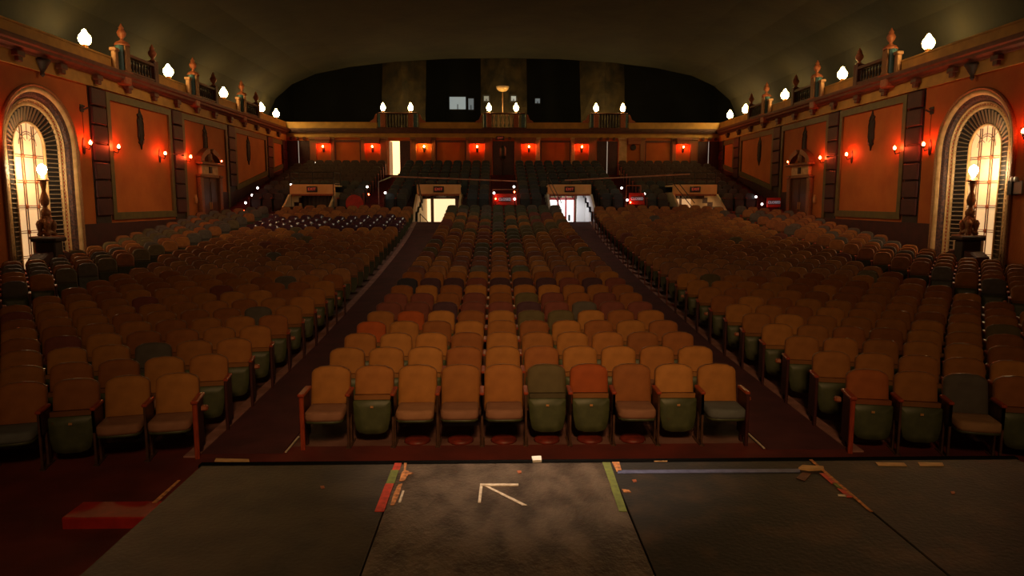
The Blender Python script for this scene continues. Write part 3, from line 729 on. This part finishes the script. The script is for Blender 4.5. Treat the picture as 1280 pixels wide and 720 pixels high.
# rear wall from pixel-measured features, all in the plane Y=YB
def rx(px): return atY(px,200,YB).x
ZR0,ZL=2.0,6.82
wall=MB()
doors=[(359,388),(486,513),(616,643),(746,772),(872,899)]
xs=[XL-.3]+[rx(v) for d in doors for v in d]+[XR+.3]
for i in range(0,len(xs),2): wall.box(xs[i],xs[i+1],YB,YB+.3,ZR0,7.3)
for d in doors: wall.box(rx(d[0]),rx(d[1]),YB,YB+.3,ZL,7.3)
wr=wall.build('wall_rear', M['orange'], kind='structure')
MB().box(XL,XR,YB-.12,YB,7.02,7.16).box(XL,XR,YB-.08,YB,7.16,7.30).build('frieze', M['yellow'], wr)
c=MB(); 
for (z0,z1,dd) in ((7.30,7.38,.22),(7.38,7.46,.34),(7.46,7.58,.42)): c.box(XL+.4,XR-.4,YB-dd,YB+.2,z0,z1)
c.build('cornice', M['cornice'], wr)
px_=[rx(473),rx(525),rx(603),rx(658),rx(735),rx(784)]
p=MB()
seg=[XL]+px_+[XR]
for i in range(0,len(seg),2): p.box(seg[i],seg[i+1],YB-.18,YB+.1,7.58,7.93).box(seg[i],seg[i+1],YB-.22,YB+.14,7.93,7.99)
p.build('parapet', M['yellow'], wr)
for (a,c_) in ((388,396.5),(414,418.5),(452,457),(475.5,485),(513.5,521),(539,544.5),(583,587.5),(605.5,615.5),(643.5,652),(669.5,675),(713.5,718.5),(735,745),(772.5,783),(799.5,805.5),(839,844.5),(862,871.5)):
    b=MB().bevbox(rx(a),rx(c_),YB-.10,YB,ZR0,6.95,.03); b.bevbox(rx(a)-.04,rx(c_)+.04,YB-.15,YB,6.88,7.04,.02)
    b.build('pilaster', M['cream'] if a in(669.5,772.5,713.5) else M['gilt'], wr)
for (a,c_) in ((397,413.5),(457.5,475),(521.5,538.5),(588,605),(652.5,669),(719,734.5),(784,799),(845,861.5)):
    b=MB(); x0,x1=rx(a),rx(c_)
    b.box(x0,x1,YB-.34,YB,6.62,6.74).box(x0-.05,x1+.05,YB-.38,YB,6.86,7.02).box(x0,x1,YB-.3,YB,6.74,6.86)
    b.build('alcove_hood', M['terra'], wr)
for (a,c_) in ((419,451.5),(545,582.5),(675.5,713),(806,838.5)):
    x0,x1=rx(a),rx(c_); b=MB().box(x0,x1,YB-.06,YB,6.72,6.86).box(x0,x0+.07,YB-.05,YB,4.9,6.72).box(x1-.07,x1,YB-.05,YB,4.9,6.72)
    b.build('panel_moulding', M['cornice'], wr)
for d in (373.5,629,759,885.5):
    x=rx(d); b=MB()
    for k in range(-1,2): b.bevbox(x+k*.42-.09,x+k*.42+.09,YB-.16,YB,6.86,7.06,.03)
    b.build('dentils', M['cornice'], wr)
for px,m,w_ in ((404.5,'redbulb','first from the left corner'),(466,'redbulb','left of the lit doorway'),(530.5,'ambbulb','amber, right of the lit doorway'),(596.5,'redbulb','left of the central doors'),(661,'redbulb','right of the central doors'),(727,'redbulb','left of the fourth door'),(853.5,'redbulb','closest to the right corner')):
    q=atY(px,182,YB); sconce((q.x,YB,6.42),PI,('amber' if m=='ambbulb' else 'red')+' glowing sconce in a rear wall alcove, '+w_.replace('amber, ',''),M[m],'sconces on the rear wall')
# rear doors
DN=['at the left end of the rear wall','lit, half open, left of centre','in the centre of the rear wall','right of centre with a bright slit','at the right end of the rear wall']
for k,(a,c_) in enumerate(doors):
    x0,x1=rx(a),rx(c_); zb={0:4.2,1:4.3,2:4.3,3:4.3,4:4.2}[k]
    e=empty('door_%d'%(k+1),((x0+x1)/2,YB,zb),'dark double doors '+DN[k],'door','rear wall doors'); e['kind']='structure'
    w2=(x1-x0)/2; h=ZL-zb
    if k==1:
        MB().bevbox(.02,w2,.03,.09,0,h,.01).build('door_leaf', M['door'], e)
        l=MB().bevbox(0,w2,-.03,.03,0,h,.01,T=Matrix.Translation((-w2,.1,0)) @ Matrix.Rotation(math.radians(80),4,'Z')); l.build('door_leaf', M['door'], e)
        MB().box(x0-.5,x1+.5,YB+1.6,YB+1.7,zb-.2,ZL+.2).box(x0-.5,x0-.4,YB+.3,YB+1.7,zb-.2,ZL+.2).box(x1+.4,x1+.5,YB+.3,YB+1.7,zb-.2,ZL+.2).box(x0-.5,x1+.5,YB+.3,YB+1.7,ZL+.1,ZL+.2).box(x0-.5,x1+.5,YB+.0,YB+1.7,zb-.3,zb-.2).build('wall_lobby', M['litwall'], kind='structure')
    else:
        gap=.022 if k!=2 else .0
        for sg in (-1,1):
            l=MB().bevbox(sg*gap,sg*w2,.03,.09,0,h,.01).box(sg*w2*.25,sg*w2*.85,.015,.04,.3,h*.45).box(sg*w2*.25,sg*w2*.85,.015,.04,h*.55,h-.2)
            l.build('door_leaf', M['door'], e)
        MB().box(-.1,.1,.2,.22,.1 if k in(0,3) else .8,h).build('lit_gap', M['slit'] if k!=2 else M['dark'], e)
e=empty('exit_sign',(rx(625.5),YB-.2,7.0),'small dark exit sign above the central rear doors','sign','exit signs')
MB().bevbox(-.25,.25,0,.08,-.12,.12,.02).build('housing', M['black'], e)
text('EXIT','lettering',.18,M['signred'],(0,-.01,0),(PI/2,0,0),e)
e=empty('floor_stand',(rx(628.5),YB-.9,4.45),'black spotlight on a round-based stand before the central rear doors','stand')
MB().lathe([(.35,0),(.35,.04),(.08,.08),(.04,.12)],14).build('base', M['black'], e)
MB().tube((0,0,.1),(0,0,1.5),.04).build('pole', M['black'], e)
MB().lathe([(.12,1.2),(.2,1.35),(.2,1.85),(.12,2.0)],12).build('lamp_head', M['black'], e)
MB().lathe([(.14,0),(.2,.04),(.16,.12)],12,T=Matrix.Translation((0,0,0)) @ Matrix.Rotation(PI/2,4,'X')).build('round_speaker', M['black'], loc=(rx(791),YB,6.42), label='black round fixture in the unlit rear wall alcove', cat='fixture')
# rear balcony projections with posts and lamps
for (a,p1,p2,c_,nb,bm,w_) in ((473,481,515,525,7,BALM,'left'),(603,611.5,645,658,7,BALC,'centre'),(735,743.5,776.5,784,7,BALM,'right')):
    x0,x1=rx(a),rx(c_); q1,q2=rx(p1),rx(p2)
    e=empty('rear_balustrade',((x0+x1)/2,YB-.25,7.58),'small balustrade with two posts on the rear parapet, %s one'%w_,'balustrade','balustrades on the rear parapet')
    cx=(x0+x1)/2
    MB().bevbox(x0-cx,x1-cx,-.25,.3,0,.06,.01).bevbox(x0-cx+.1,x1-cx-.1,-.2,.2,.92,1.0,.02).build('rail', M['cornice'], e)
    for q in (q1,q2): MB().bevbox(q-cx-.17,q-cx+.17,-.18,.18,.06,.94,.03).build('post', M['terra'], e)
    for q in (x0+.22,x1-.22): MB().bevbox(q-cx-.13,q-cx+.13,-.12,.14,.06,.92,.02).build('side_panel', M['turq'], e)
    m=5 if w_=='centre' else 7
    for j in range(m): part(bm,'baluster',e,loc=(q1-cx+.32+(q2-q1-.64)*j/(m-1),0,.06)).scale=(1.9 if w_=='centre' else 1.25,1.25,1.95)
    for sg,x in ((-1,x0),(1,x1)):
        pts=[(0,0),(sg*.45,0),(sg*.40,.10),(sg*.2,.2),(sg*.08,.5),(0,.55)]
        if sg<0: pts=pts[::-1]
        MB().pad([(x-cx+u,.38+v) for u,v in pts],[(1,-.08)],.1).build('scroll', M['terra'], e)
    for j,q in enumerate((q1,q2)):
        globe_lamp((q,YB-.25,8.58),'globe lamp on the %s post of the %s rear balustrade'%(('left','right')[j],w_),False,'globe lamps on the rear balustrades')
# rock-textured buttresses behind each pair of lamps
for (a,c_) in ((474,524),(604,657),(735,786)):
    x0,x1=rx(a)-.2,rx(c_)+.2; b=MB(); n=9; vs=[]; fs=[]
    rr=random.Random(a); zz=[7.4,8.4,9.3,10.2,11,12,13.5]
    for z in zz:
        for i in range(n): vs.append((x0+(x1-x0)*i/(n-1),49.0+1.2*abs(i-(n-1)/2)/(n/2)*(z-7)/4+rr.uniform(-.12,.12),z))
    fs=[(k*n+i,k*n+i+1,k*n+n+i+1,k*n+n+i) for k in range(len(zz)-1) for i in range(n-1)]
    b.add(vs,fs).build('rock_buttress', M['rock'], kind='structure')
# torchere, booth windows
e=empty('torchere',(rx(628.5),YB+.5,7.58),'tall standing torchere with shallow gilt bowl behind the centre balustrade','lamp')
MB().tube((0,0,0),(0,0,2.5),.03).build('pole', M['gilt'], e)
MB().lathe([(.04,2.45),(.25,2.5),(.38,2.62),(.42,2.78),(.40,2.78),(.2,2.62)],16).build('bowl', mat('bowl',(.6,.35,.12),.5,emit=(1,.55,.18),es=.12), e, smooth=True)
for k,(x0,y0,x1,y1,m,w_) in enumerate(((562,121,582,136.5,'booth','widest, to the left'),(585.5,123,592,137,'boothdim','narrow one beside the widest'),(605,120,611,126,'boothdim','small, left of the torchere'),(639,120,645,126,'booth','small, right of the torchere'),(669,123,675,129,'boothdim','small, farthest right'))):
    yw=48.6 if 600<x0<660 else 55.8
    p=atY(x0,y1,yw); q=atY(x1,y0,yw)
    e=empty('booth_window',((p.x+q.x)/2,yw,p.z),'dimly lit projection booth window, '+w_,'window','projection booth windows')
    ww,hh=(q.x-p.x)/2,q.z-p.z
    MB().box(-ww,ww,.1,.12,0,hh).build('pane', M[m], e)
    MB().box(-ww-.08,ww+.08,0,.15,hh,hh+.08).box(-ww-.08,ww+.08,0,.15,-.08,0).box(-ww-.08,-ww,0,.15,0,hh).box(ww,ww+.08,0,.15,0,hh).box(-.03,.03,0,.1,0,hh*.4).build('window_frame', M['black'], e)

# ------------------------------------------------------------------ rear raked platform, voms
ZX=1.93
b=MB(); edges=[XL]+[v for p in VOM for v in p]+[XR]
for i in range(0,len(edges),2): b.box(edges[i],edges[i+1],YE,35.5,ZX-.2,ZX)
b.build('floor_cross_aisle', M['carpet'], kind='structure')
st=MB(); sa=MB(); fw_=MB()
AIS=[(XL,-12.85),(-7.2,-6.1),(-.62,.76),(6.25,7.3),(13.1,XR)]
def isa(x0,x1): return any(a-.06<=x0 and x1<=b_+.06 for a,b_ in AIS)
cuts=sorted(set([XL,XR]+[v for a in AIS for v in a]+[v for p in VOM for v in p]))
for k in range(11):
    y0,y1=RY(k)-.72,RY(k)+.23
    if k==10: y1=YB
    z=RZ(min(k,9))
    for x0,x1 in zip(cuts,cuts[1:]):
        inv=any(v0-.01<=x0 and x1<=v1+.01 for v0,v1 in VOM)
        if inv and y0<39.0: continue
        (sa if isa(x0,x1) else st).box(x0,x1,y0,y1,z-(.30 if k else .75),z)
        if isa(x0,x1) and k: (sa).box(x0,x1,y0-.45,y0,z-.30,z-.118)
st.build('floor_rear', M['wine'], kind='structure')
sa.build('floor_rear_stairs', mat('stair_carpet',(.20,.02,.016),.7,0,(.12,.014,.012),3), kind='structure')
VN=['far left','left of centre','right of centre','far right']
for k,(x0,x1) in enumerate(VOM):
    e=empty('entrance_tunnel',((x0+x1)/2,YE,0),'audience entrance tunnel with cream lintel, %s'%VN[k],'tunnel','entrance tunnels'); e['kind']='structure'
    cx=(x0+x1)/2; hw=(x1-x0)/2
    # ramp down
    MB().add([(-hw,0,ZX),(hw,0,ZX),(hw,4.6,.95),(-hw,4.6,.95),(hw,7.4,.95),(-hw,7.4,.95)],[(0,1,2,3),(3,2,4,5)]).build('ramp', M['carpet'], e)
    wm=[M['lobby'],M['lobby'],M['lobbywhite'],M['lobby']][k]
    for sg in (-1,1):
        x=sg*hw; t=sg*.10
        pts=[(0,.9),(.6,.9),(7.4,.8),(7.4,3.2),(4.75,3.25),(4.75,3.6),(2.9,3.75),(2.7,3.72),(1.2,2.75),(1.2,.9)]
        pts=[(.25,.9),(7.4,.8),(7.4,3.18),(4.7,3.18),(4.7,3.3),(2.75,3.3),(2.55,3.3),(.25,2.05)]
        n=len(pts); vs=[(x,y,z) for y,z in pts]+[(x+t,y,z) for y,z in pts]
        fs=[tuple(range(n)),tuple(range(n,2*n))[::-1]]+[(i,(i+1)%n,n+(i+1)%n,n+i) for i in range(n)]
        MB().add(vs,fs).build('cheek_wall', wm, e)
    MB().bevbox(-hw-.06,hw+.06,2.65,2.8,3.30,3.80,.02).build('lintel', M['lintel'], e)
    MB().box(-hw,hw,2.8,4.75,3.30,3.40).box(-hw,hw,2.8,4.7,3.70,3.78).box(-hw,hw,4.75,7.5,3.14,3.2).build('tunnel_ceiling', M['lobby'], e)
    MB().bevbox(-hw-.05,hw+.05,2.62,2.82,3.22,3.31,.02).build('lintel_trim', M['terra'], e)
    # end wall
    MB().box(-hw,hw,7.4,7.5,.8,3.2).build('end_wall', {0:M['curtain'],1:M['litwall'],2:M['litwhite'],3:M['litdim']}[k], e)
    if k==0:
        cb=MB()
        for j in range(9): cb.lathe([(.16,0),(.15,2.3)],8,c=(-hw+.15+j*.23,4.7,1.0))
        cb.build('curtain', M['curtain'], e)
    if k==1:
        MB().bevbox(-.62,-.46,4.7,4.85,.95,3.3,.01).box(-hw,hw,4.7,4.8,3.12,3.3).build('door_frame', M['doorwood'], e)
        MB().bevbox(.72,hw,4.68,4.8,.95,3.3,.01).build('door_leaf', M['wine'], e)
        MB().tube((-.95,2.3,2.3),(-.62,4.2,1.7),.02).tube((-.95,2.3,2.3),(-.95,2.3,1.5),.02).build('handrail', M['dark'], e)
        MB().tube((.2,6.5,.95),(.2,6.5,1.9),.02).build('rail_post', M['doorwood'], e)
    if k==2:
        f=MB()
        for x in (-hw+.04,-.42,.02,.50): f.bevbox(x-.045,x+.045,4.7,4.8,.95,3.3,.01)
        f.box(-hw,.5,4.7,4.8,3.0,3.12); f.build('door_frame', M['redpaint'], e)
        MB().bevbox(.14,.26,4.62,4.68,1.85,2.2,.02).build('door_closer', M['black'], e)
        MB().bevbox(.50,.60,4.6,4.72,.95,3.3,.01).build('door_edge', M['doorwood'], e)
        MB().bevbox(.61,hw-.03,4.55,4.60,.95,3.27,.01).build('door_leaf', M['lobbywhite'], e)
    if k==3:
        f=MB()
        for x in (-hw+.3,-.55,-.2): f.bevbox(x-.06,x+.06,4.7,4.8,.95,3.3,.01)
        f.box(-hw,hw,4.7,4.8,3.1,3.3); f.build('door_frame', M['doorwood'], e)
    # exit sign on the lintel
    q=empty('exit_sign',(cx,YE+2.62,3.55),'dark exit sign with red letters on the %s tunnel lintel'%VN[k],'sign','exit signs')
    MB().bevbox(-.27,.27,-.06,.02,-.15,.15,.015).build('housing', M['black'], q)
    text('EXIT','lettering',.20,M['signred'],(0,-.07,0),(PI/2,0,0),q)
    # guard rail
    g=empty('guard_rail',(cx,YE+2.75,3.80),'dark metal guard rail above the %s tunnel'%VN[k],'railing','guard rails over the tunnels')
    r=MB()
    for z in (.05,.32,.62): r.tube((-hw,0,z),(hw,0,z),.022,6)
    for sg in (-1,1):
        for z in (.05,.62): r.tube((sg*hw,0,z),(sg*hw,1.5,z),.022,6)
    r.build('rail', M['black'], g)
    for x in (-hw,0,hw): MB().tube((x,0,0),(x,0,.64),.028,6).build('post', M['black'], g)
    for x in (-hw,hw): MB().tube((x,1.5,0),(x,1.5,.64),.028,6).build('post', M['black'], g)
    r=MB()
    for z in (.0,.35): r.tube((hw if k<1 else -hw,-.1,z),((hw if k<1 else -hw)+(.5 if k<1 else .45),-2.4,-1.3+z),.022,6)
    r.build('sloping_rail', M['black'], g)
    # lamp inside
    pw={0:.6,1:32,2:75,3:9}[k]; pc={0:(1,.6,.3),1:(1,.72,.4),2:(.95,.96,1),3:(1,.6,.28)}[k]
    area('tunnel_lamp',(cx,YE+5.6,3.10),(cx,YE+5.4,0),.7,pw,pc)
    area('tunnel_lamp',(cx,YE+3.6,3.26),(cx,YE+3.9,0),.4,{0:3.2,1:9,2:26,3:12}[k],pc)

# front walls of the rear platform: red closed panels, posts, step lights
def redboard(px0,px1,y0,y1,txt,label):
    p=atY(px0,y1,35.35); q=atY(px1,y0,35.35); cx=(p.x+q.x)/2
    e=empty('barrier_board',(cx,35.35,p.z),label,'board','red barrier boards')
    MB().bevbox(p.x-cx,q.x-cx,-.04,.04,0,q.z-p.z,.02).build('board', M['redpaint'], e)
    for x in (p.x-cx+.06,q.x-cx-.06): MB().tube((x,0.07,ZX-p.z),(x,0.07,.3),.03,6).build('post', M['dark'], e)
    if txt:
        zc=(q.z-p.z)*.5
        MB().bevbox(-.30,.30,-.07,-.03,zc-.10,zc+.10,.01).build('sign_plate', M['signblue'], e)
        text(txt,'lettering',.17,M['signglow'],(0,-.075,zc),(PI/2,0,0),e,.003)
redboard(616,646,242,256.5,'CLOSED','red board with small closed sign across the centre aisle of the rear section')
redboard(786,806,241,256,'CLOSED','red board with small closed sign across the right aisle of the rear section')
redboard(958,976,247,259,'CLOSED','small closed sign board at the foot of the right wall stairs')
b=MB().lathe([(.42,-.03),(.44,0),(.42,.03)],20,T=Matrix.Rotation(PI/2,4,'X')); q=atY(443,252,35.2)
b.build('round_board', M['redpaint'], loc=(q.x,35.2,q.z-.1), label='round plain red board at the foot of the left aisle stairs', cat='board')
for x,y,Y,w_ in ((619.5,248.5,35.15,'at the left of the centre aisle board'),(788,253,35.15,'at the left of the right aisle board'),(643,240,36.2,'behind the centre aisle board'),(461,243,36.3,'on the left aisle stairs'),(952.5,262,34.9,'at the foot of the right wall stairs'),(305,264,34.9,'at the foot of the left wall stairs')):
    p=atY(x,y,Y); zfl=ZX if Y<35.55 else RZ(0)
    e=empty('red_step_light',(p.x,Y,zfl),'tiny red step light '+w_,'light','red step lights')
    MB().lathe([(.02,-.04),(.035,0),(.02,.04)],8,c=(0,-.03,p.z-zfl)).build('bulb', M['redstep'], e, smooth=True); MB().tube((0,0,0),(0,0,p.z-zfl),.015,6).build('post', M['dark'], e)
# centre aisle rail
for (x0,x1,y,w_) in ((616,646,237,'over the centre aisle board'),(783,801,232,'over the right aisle board')):
    p=atY(x0,y,35.6); q=atY(x1,y,35.6)
    MB().tube((p.x,35.6,p.z),(q.x,35.6,q.z),.03,8).tube((p.x,35.6,p.z),(p.x,35.6,ZX),.02,6).tube((q.x,35.6,p.z),(q.x,35.6,ZX),.02,6).build('barrier_rail', M['terra'], label='low wooden rail '+w_, cat='railing', group='barrier rails')
# long poles laid across the guard rails
p=atY(488,220.5,37.0); q=atY(646,226.5,37.0)
o1=MB().bevbox(-.035,.035,0,(q-p).length,-.035,.035,.01); o1=o1.build('long_pole', mat('polewood',(.5,.27,.17),.5,0,(.36,.18,.1),3), loc=p, label='long bare wooden pole lying across the rail left of the centre aisle', cat='pole')
o1.rotation_euler=(q-p).to_track_quat('Y','Z').to_euler()
p=atY(706,225.4,37.0); q=atY(845,218.5,37.0)
o2=o1.copy(); COL.objects.link(o2); o2.location=p; o2.rotation_euler=(q-p).to_track_quat('Y','Z').to_euler(); o2['label']='long bare wooden pole lying across the rail right of the centre aisle'
p=atY(473,227.5,37.2); q=atY(490,220.8,38.4)
MB().tube(p,q,.035,8).tube(p,(p.x,p.y,RZ(1)),.02,6).build('stair_handrail', M['silver'], label='short pale handrail rising beside the lit doorway aisle', cat='railing')
sl=MB().lathe([(.02,-.06),(.055,-.03),(.06,0),(.045,.04),(.01,.06)],10).mesh('bulb',M['steplight'],True)
for k,(x,y,Y,w_) in enumerate(((322,235,38,'left wall stairs, top'),(315,244,36.7,'left wall stairs, middle'),(307,253.5,35.5,'left wall stairs, bottom'),(363.5,231,37,'beside the far left tunnel'),(459,233.5,37,'left aisle, upper'),(451,249.5,35.3,'left aisle, lower'),(481.5,241,36,'left aisle, opposite side'),(617.5,241.3,35.2,'centre aisle, left post'),(642.5,233.5,36.4,'centre aisle, right upper'),(643.3,248.7,35.2,'centre aisle, right lower'),(777,235,36.6,'right aisle, upper'),(784,250,35.3,'right aisle, lower'),(805.5,242.3,35.6,'right aisle, opposite side'),(945,246,36.2,'right wall stairs, upper'),(952.5,255.2,35.2,'right wall stairs, lower'),(751,279,33.6,'end of the back row by the right tunnel'),(394,203.8,45,'upper left rear seats'))):
    p=atY(x,y,Y); zfl=ZX if Y<35.55 else RZ(max(0,min(9,int((Y-35.53)/.95))))
    if Y<34.3: zfl=zf(Y)
    e=empty('step_light',(p.x,Y,zfl),'small white step light on a post, '+w_,'light','step lights at the row ends')
    part(sl,'bulb',e,loc=(0,0,p.z-zfl)); MB().tube((0,0,0),(0,0,p.z-zfl-.05),.018,6).build('post', M['dark'], e)

# ------------------------------------------------------------------ stage apron
ZS=1.45
xsS=[-2.10,-.93,.30,1.52,2.78]
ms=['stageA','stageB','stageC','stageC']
sf=MB().box(-2.08,2.76,-3.5,4.0,ZS-.9,ZS-.06).build('stage_apron', M['black'], label='black painted wooden stage apron of square worn deck panels', cat='stage')
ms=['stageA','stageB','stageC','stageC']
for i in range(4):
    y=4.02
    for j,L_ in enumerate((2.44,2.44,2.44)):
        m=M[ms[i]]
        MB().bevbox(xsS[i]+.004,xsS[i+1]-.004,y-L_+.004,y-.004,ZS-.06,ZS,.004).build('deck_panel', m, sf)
        y-=L_
MB().bevbox(-2.12,2.80,4.02,4.07,ZS-.12,ZS+.004,.01).build('nosing', M['nosing'], sf)
MB().box(-2.0,2.7,3.9,4.0,0,ZS-.9).build('apron_front', M['wine'], sf)
TG={}
def quad(name,pts,m,label,cat='tape',group='tape marks on the stage',th=.003,parent=None):
    w_=[atZ(x,y,ZS) for x,y in pts]; c=sum(w_,Vector())/len(w_); n=len(w_)
    v=[(p.x-c.x,p.y-c.y,0) for p in w_]+[(p.x-c.x,p.y-c.y,th) for p in w_]
    fs=[tuple(range(n)),tuple(range(2*n-1,n-1,-1))]+[(i,(i+1)%n,n+(i+1)%n,n+i) for i in range(n)]
    b=MB().add(v,fs)
    if parent: return b.build(name,m,parent,loc=(c.x,c.y,ZS+.0005))
    return b.build(name,m,loc=(c.x,c.y,ZS+.0005),label=label,cat=cat,group=group)
# white arrow
e=empty('tape_arrow',(0,0,0),'white tape arrow stuck on the lighter centre deck panel','tape')
quad('strip',[(600,605.8),(648,605.8),(648,608.2),(600,608.2)],M['tapeW'],'',parent=e,th=.006)
quad('strip',[(600.2,606),(603.6,606),(601,629),(597.4,629)],M['tapeW'],'',parent=e,th=.0045)
quad('strip',[(603,607),(606.5,606.2),(659,632),(652.5,632)],M['tapeW'],'',parent=e)
# coloured seam tapes
def seam(y0,y1,dx0,w0,vx=0): pass
def lseam(a,b_,off,wd):    # left seam line (500,578)->(480,629)
    f=lambda y:500-(y-578)*20/51
    return [(f(a)+off,a),(f(a)+off+wd,a),(f(b_)+off+wd*1.12,b_),(f(b_)+off,b_)]
quad('seam_tape',lseam(577.5,588,-6,8.5),M['tapeR'],'red tape at the far end of the left deck seam')
quad('seam_tape',lseam(588,605,-7,9.5),M['tapeG'],'short green tape between two red tapes on the left deck seam')
quad('seam_tape',lseam(605,640,-7.5,10.5),M['tapeR'],'longer red tape at the near end of the left deck seam')
rw=random.Random(5)
def splint(pts,label): quad('worn_patch',pts,M['raw'],label,'worn wood','bare splintered patches in the deck')
splint([(505,578),(509,577),(507,588),(511,590),(517,592),(510,594),(506,601),(499,602),(502,592),(505,588)],'splintered bare wood patch beside the green seam tape')
splint([(498,606),(503,605),(499,618),(493,632),(488,632),(492,618)],'bare wood strip beside the near red seam tape')
quad('tape_scrap',[(503,614),(505.5,614),(501,628.5),(498,628.5)],M['tapeW'],'small white tape scrap beside the left deck seam')
f=lambda y:760+(y-578)*18/51
quad('seam_tape',[(753,578.5),(762.5,578.5),(f(640)+2,640),(f(640)-8,640)],M['tapeG'],'long dull green tape along the right deck seam')
splint([(765,578),(774,578),(777,589),(771,590)],'bare wood patch at the far end of the green seam tape')
splint([(777,612),(786,613),(789,616),(780,616)],'small bare wood scuff right of the green seam tape')
quad('line_tape',[(772,588.3),(1000,586.6),(1000,590.6),(772,592.4)],M['tapeB'],'long blue-grey tape line across the dark deck panels')
g=lambda y:1010+(y-573)*65/56
def rs(a,b_,off,wd,m,lab): quad('seam_tape',[(g(a)+off,a),(g(a)+off+wd,a),(g(b_)+off+wd*1.1,b_),(g(b_)+off,b_)],m,lab)
rs(573,640,-1,4.0,M['raw'],'narrow orange worn strip along the far right deck seam')
rs(592,605,-8,7,M['tapeR'],'upper red tape beside the far right deck seam')
rs(611,622,-8,7,M['tapeR'],'lower red tape beside the far right deck seam')
rs(604,612,-6,5,M['tapeG'],'green tape scrap between the red tapes on the far right seam')
quad('wood_offcut',[(998,587),(1003,583.5),(1029,585),(1030,588),(1012,589)],M['tapeY'],'pale wooden strip lying across the far right deck seam','offcut',None,.012)
quad('tape_scrap',[(1047,618.5),(1058,619),(1059,621),(1048,620.5)],M['tapeW'],'white tape scrap over the lower red tape','tape')
quad('tape_outline',[(995,598),(1003,591),(1014,592.5),(1006,602)],M['cornice'],'faint brown tape square near the far right seam','tape')
for pts,w_ in (([(270,573.5),(311,574.5),(312,578.5),(268,577.2)],'at the left end of the stage edge'),([(1094,578.3),(1130,579),(1134,583.3),(1098,582.6)],'left one of a pair at the right of the deck'),([(1147,578.3),(1178,578.8),(1180,583),(1150,583)],'right one of a pair at the right of the deck'),([(816,574.8),(835,574.8),(834,577.5),(818,577.5)],'short one on the edge right of the green seam')):
    quad('tape_dash',pts,M['tapeY'],'tan tape dash '+w_)
quad('paper_scrap',[(664.5,573),(676.5,572.5),(677,578),(666,578.5)],M['white'],'small white scrap on the stage edge near the centre','scrap',None,.014)
for k,(x,y,w_) in enumerate(((403,609.5,'on the left deck panel'),(649,590.5,'behind the white arrow'),(793,601.5,'right of the green seam'),(1191,616.5,'at the far right of the deck'))):
    quad('paint_fleck',[(x-3,y-1.3),(x+2,y-1.8),(x+3,y+1),(x-1,y+1.8)],M['terra'],'small orange fleck '+w_,'fleck','orange flecks on the deck')
# low red step in the pit
p=atZ(104,627,.12); q=atZ(203,627,.12)
MB().bevbox(p.x,q.x,p.y-.35,p.y,0,.12,.01).build('floor_hatch', M['redpaint'], label='low red platform in the pit beside the left corner of the stage', cat='platform')
p=atZ(195,629,ZS); q=atZ(224,601,ZS)
quad('edge_strip',[(190,629),(196,629),(225.5,601),(222,601)],M['raw'],'bare wood strip on the left edge of the stage','worn wood',None)
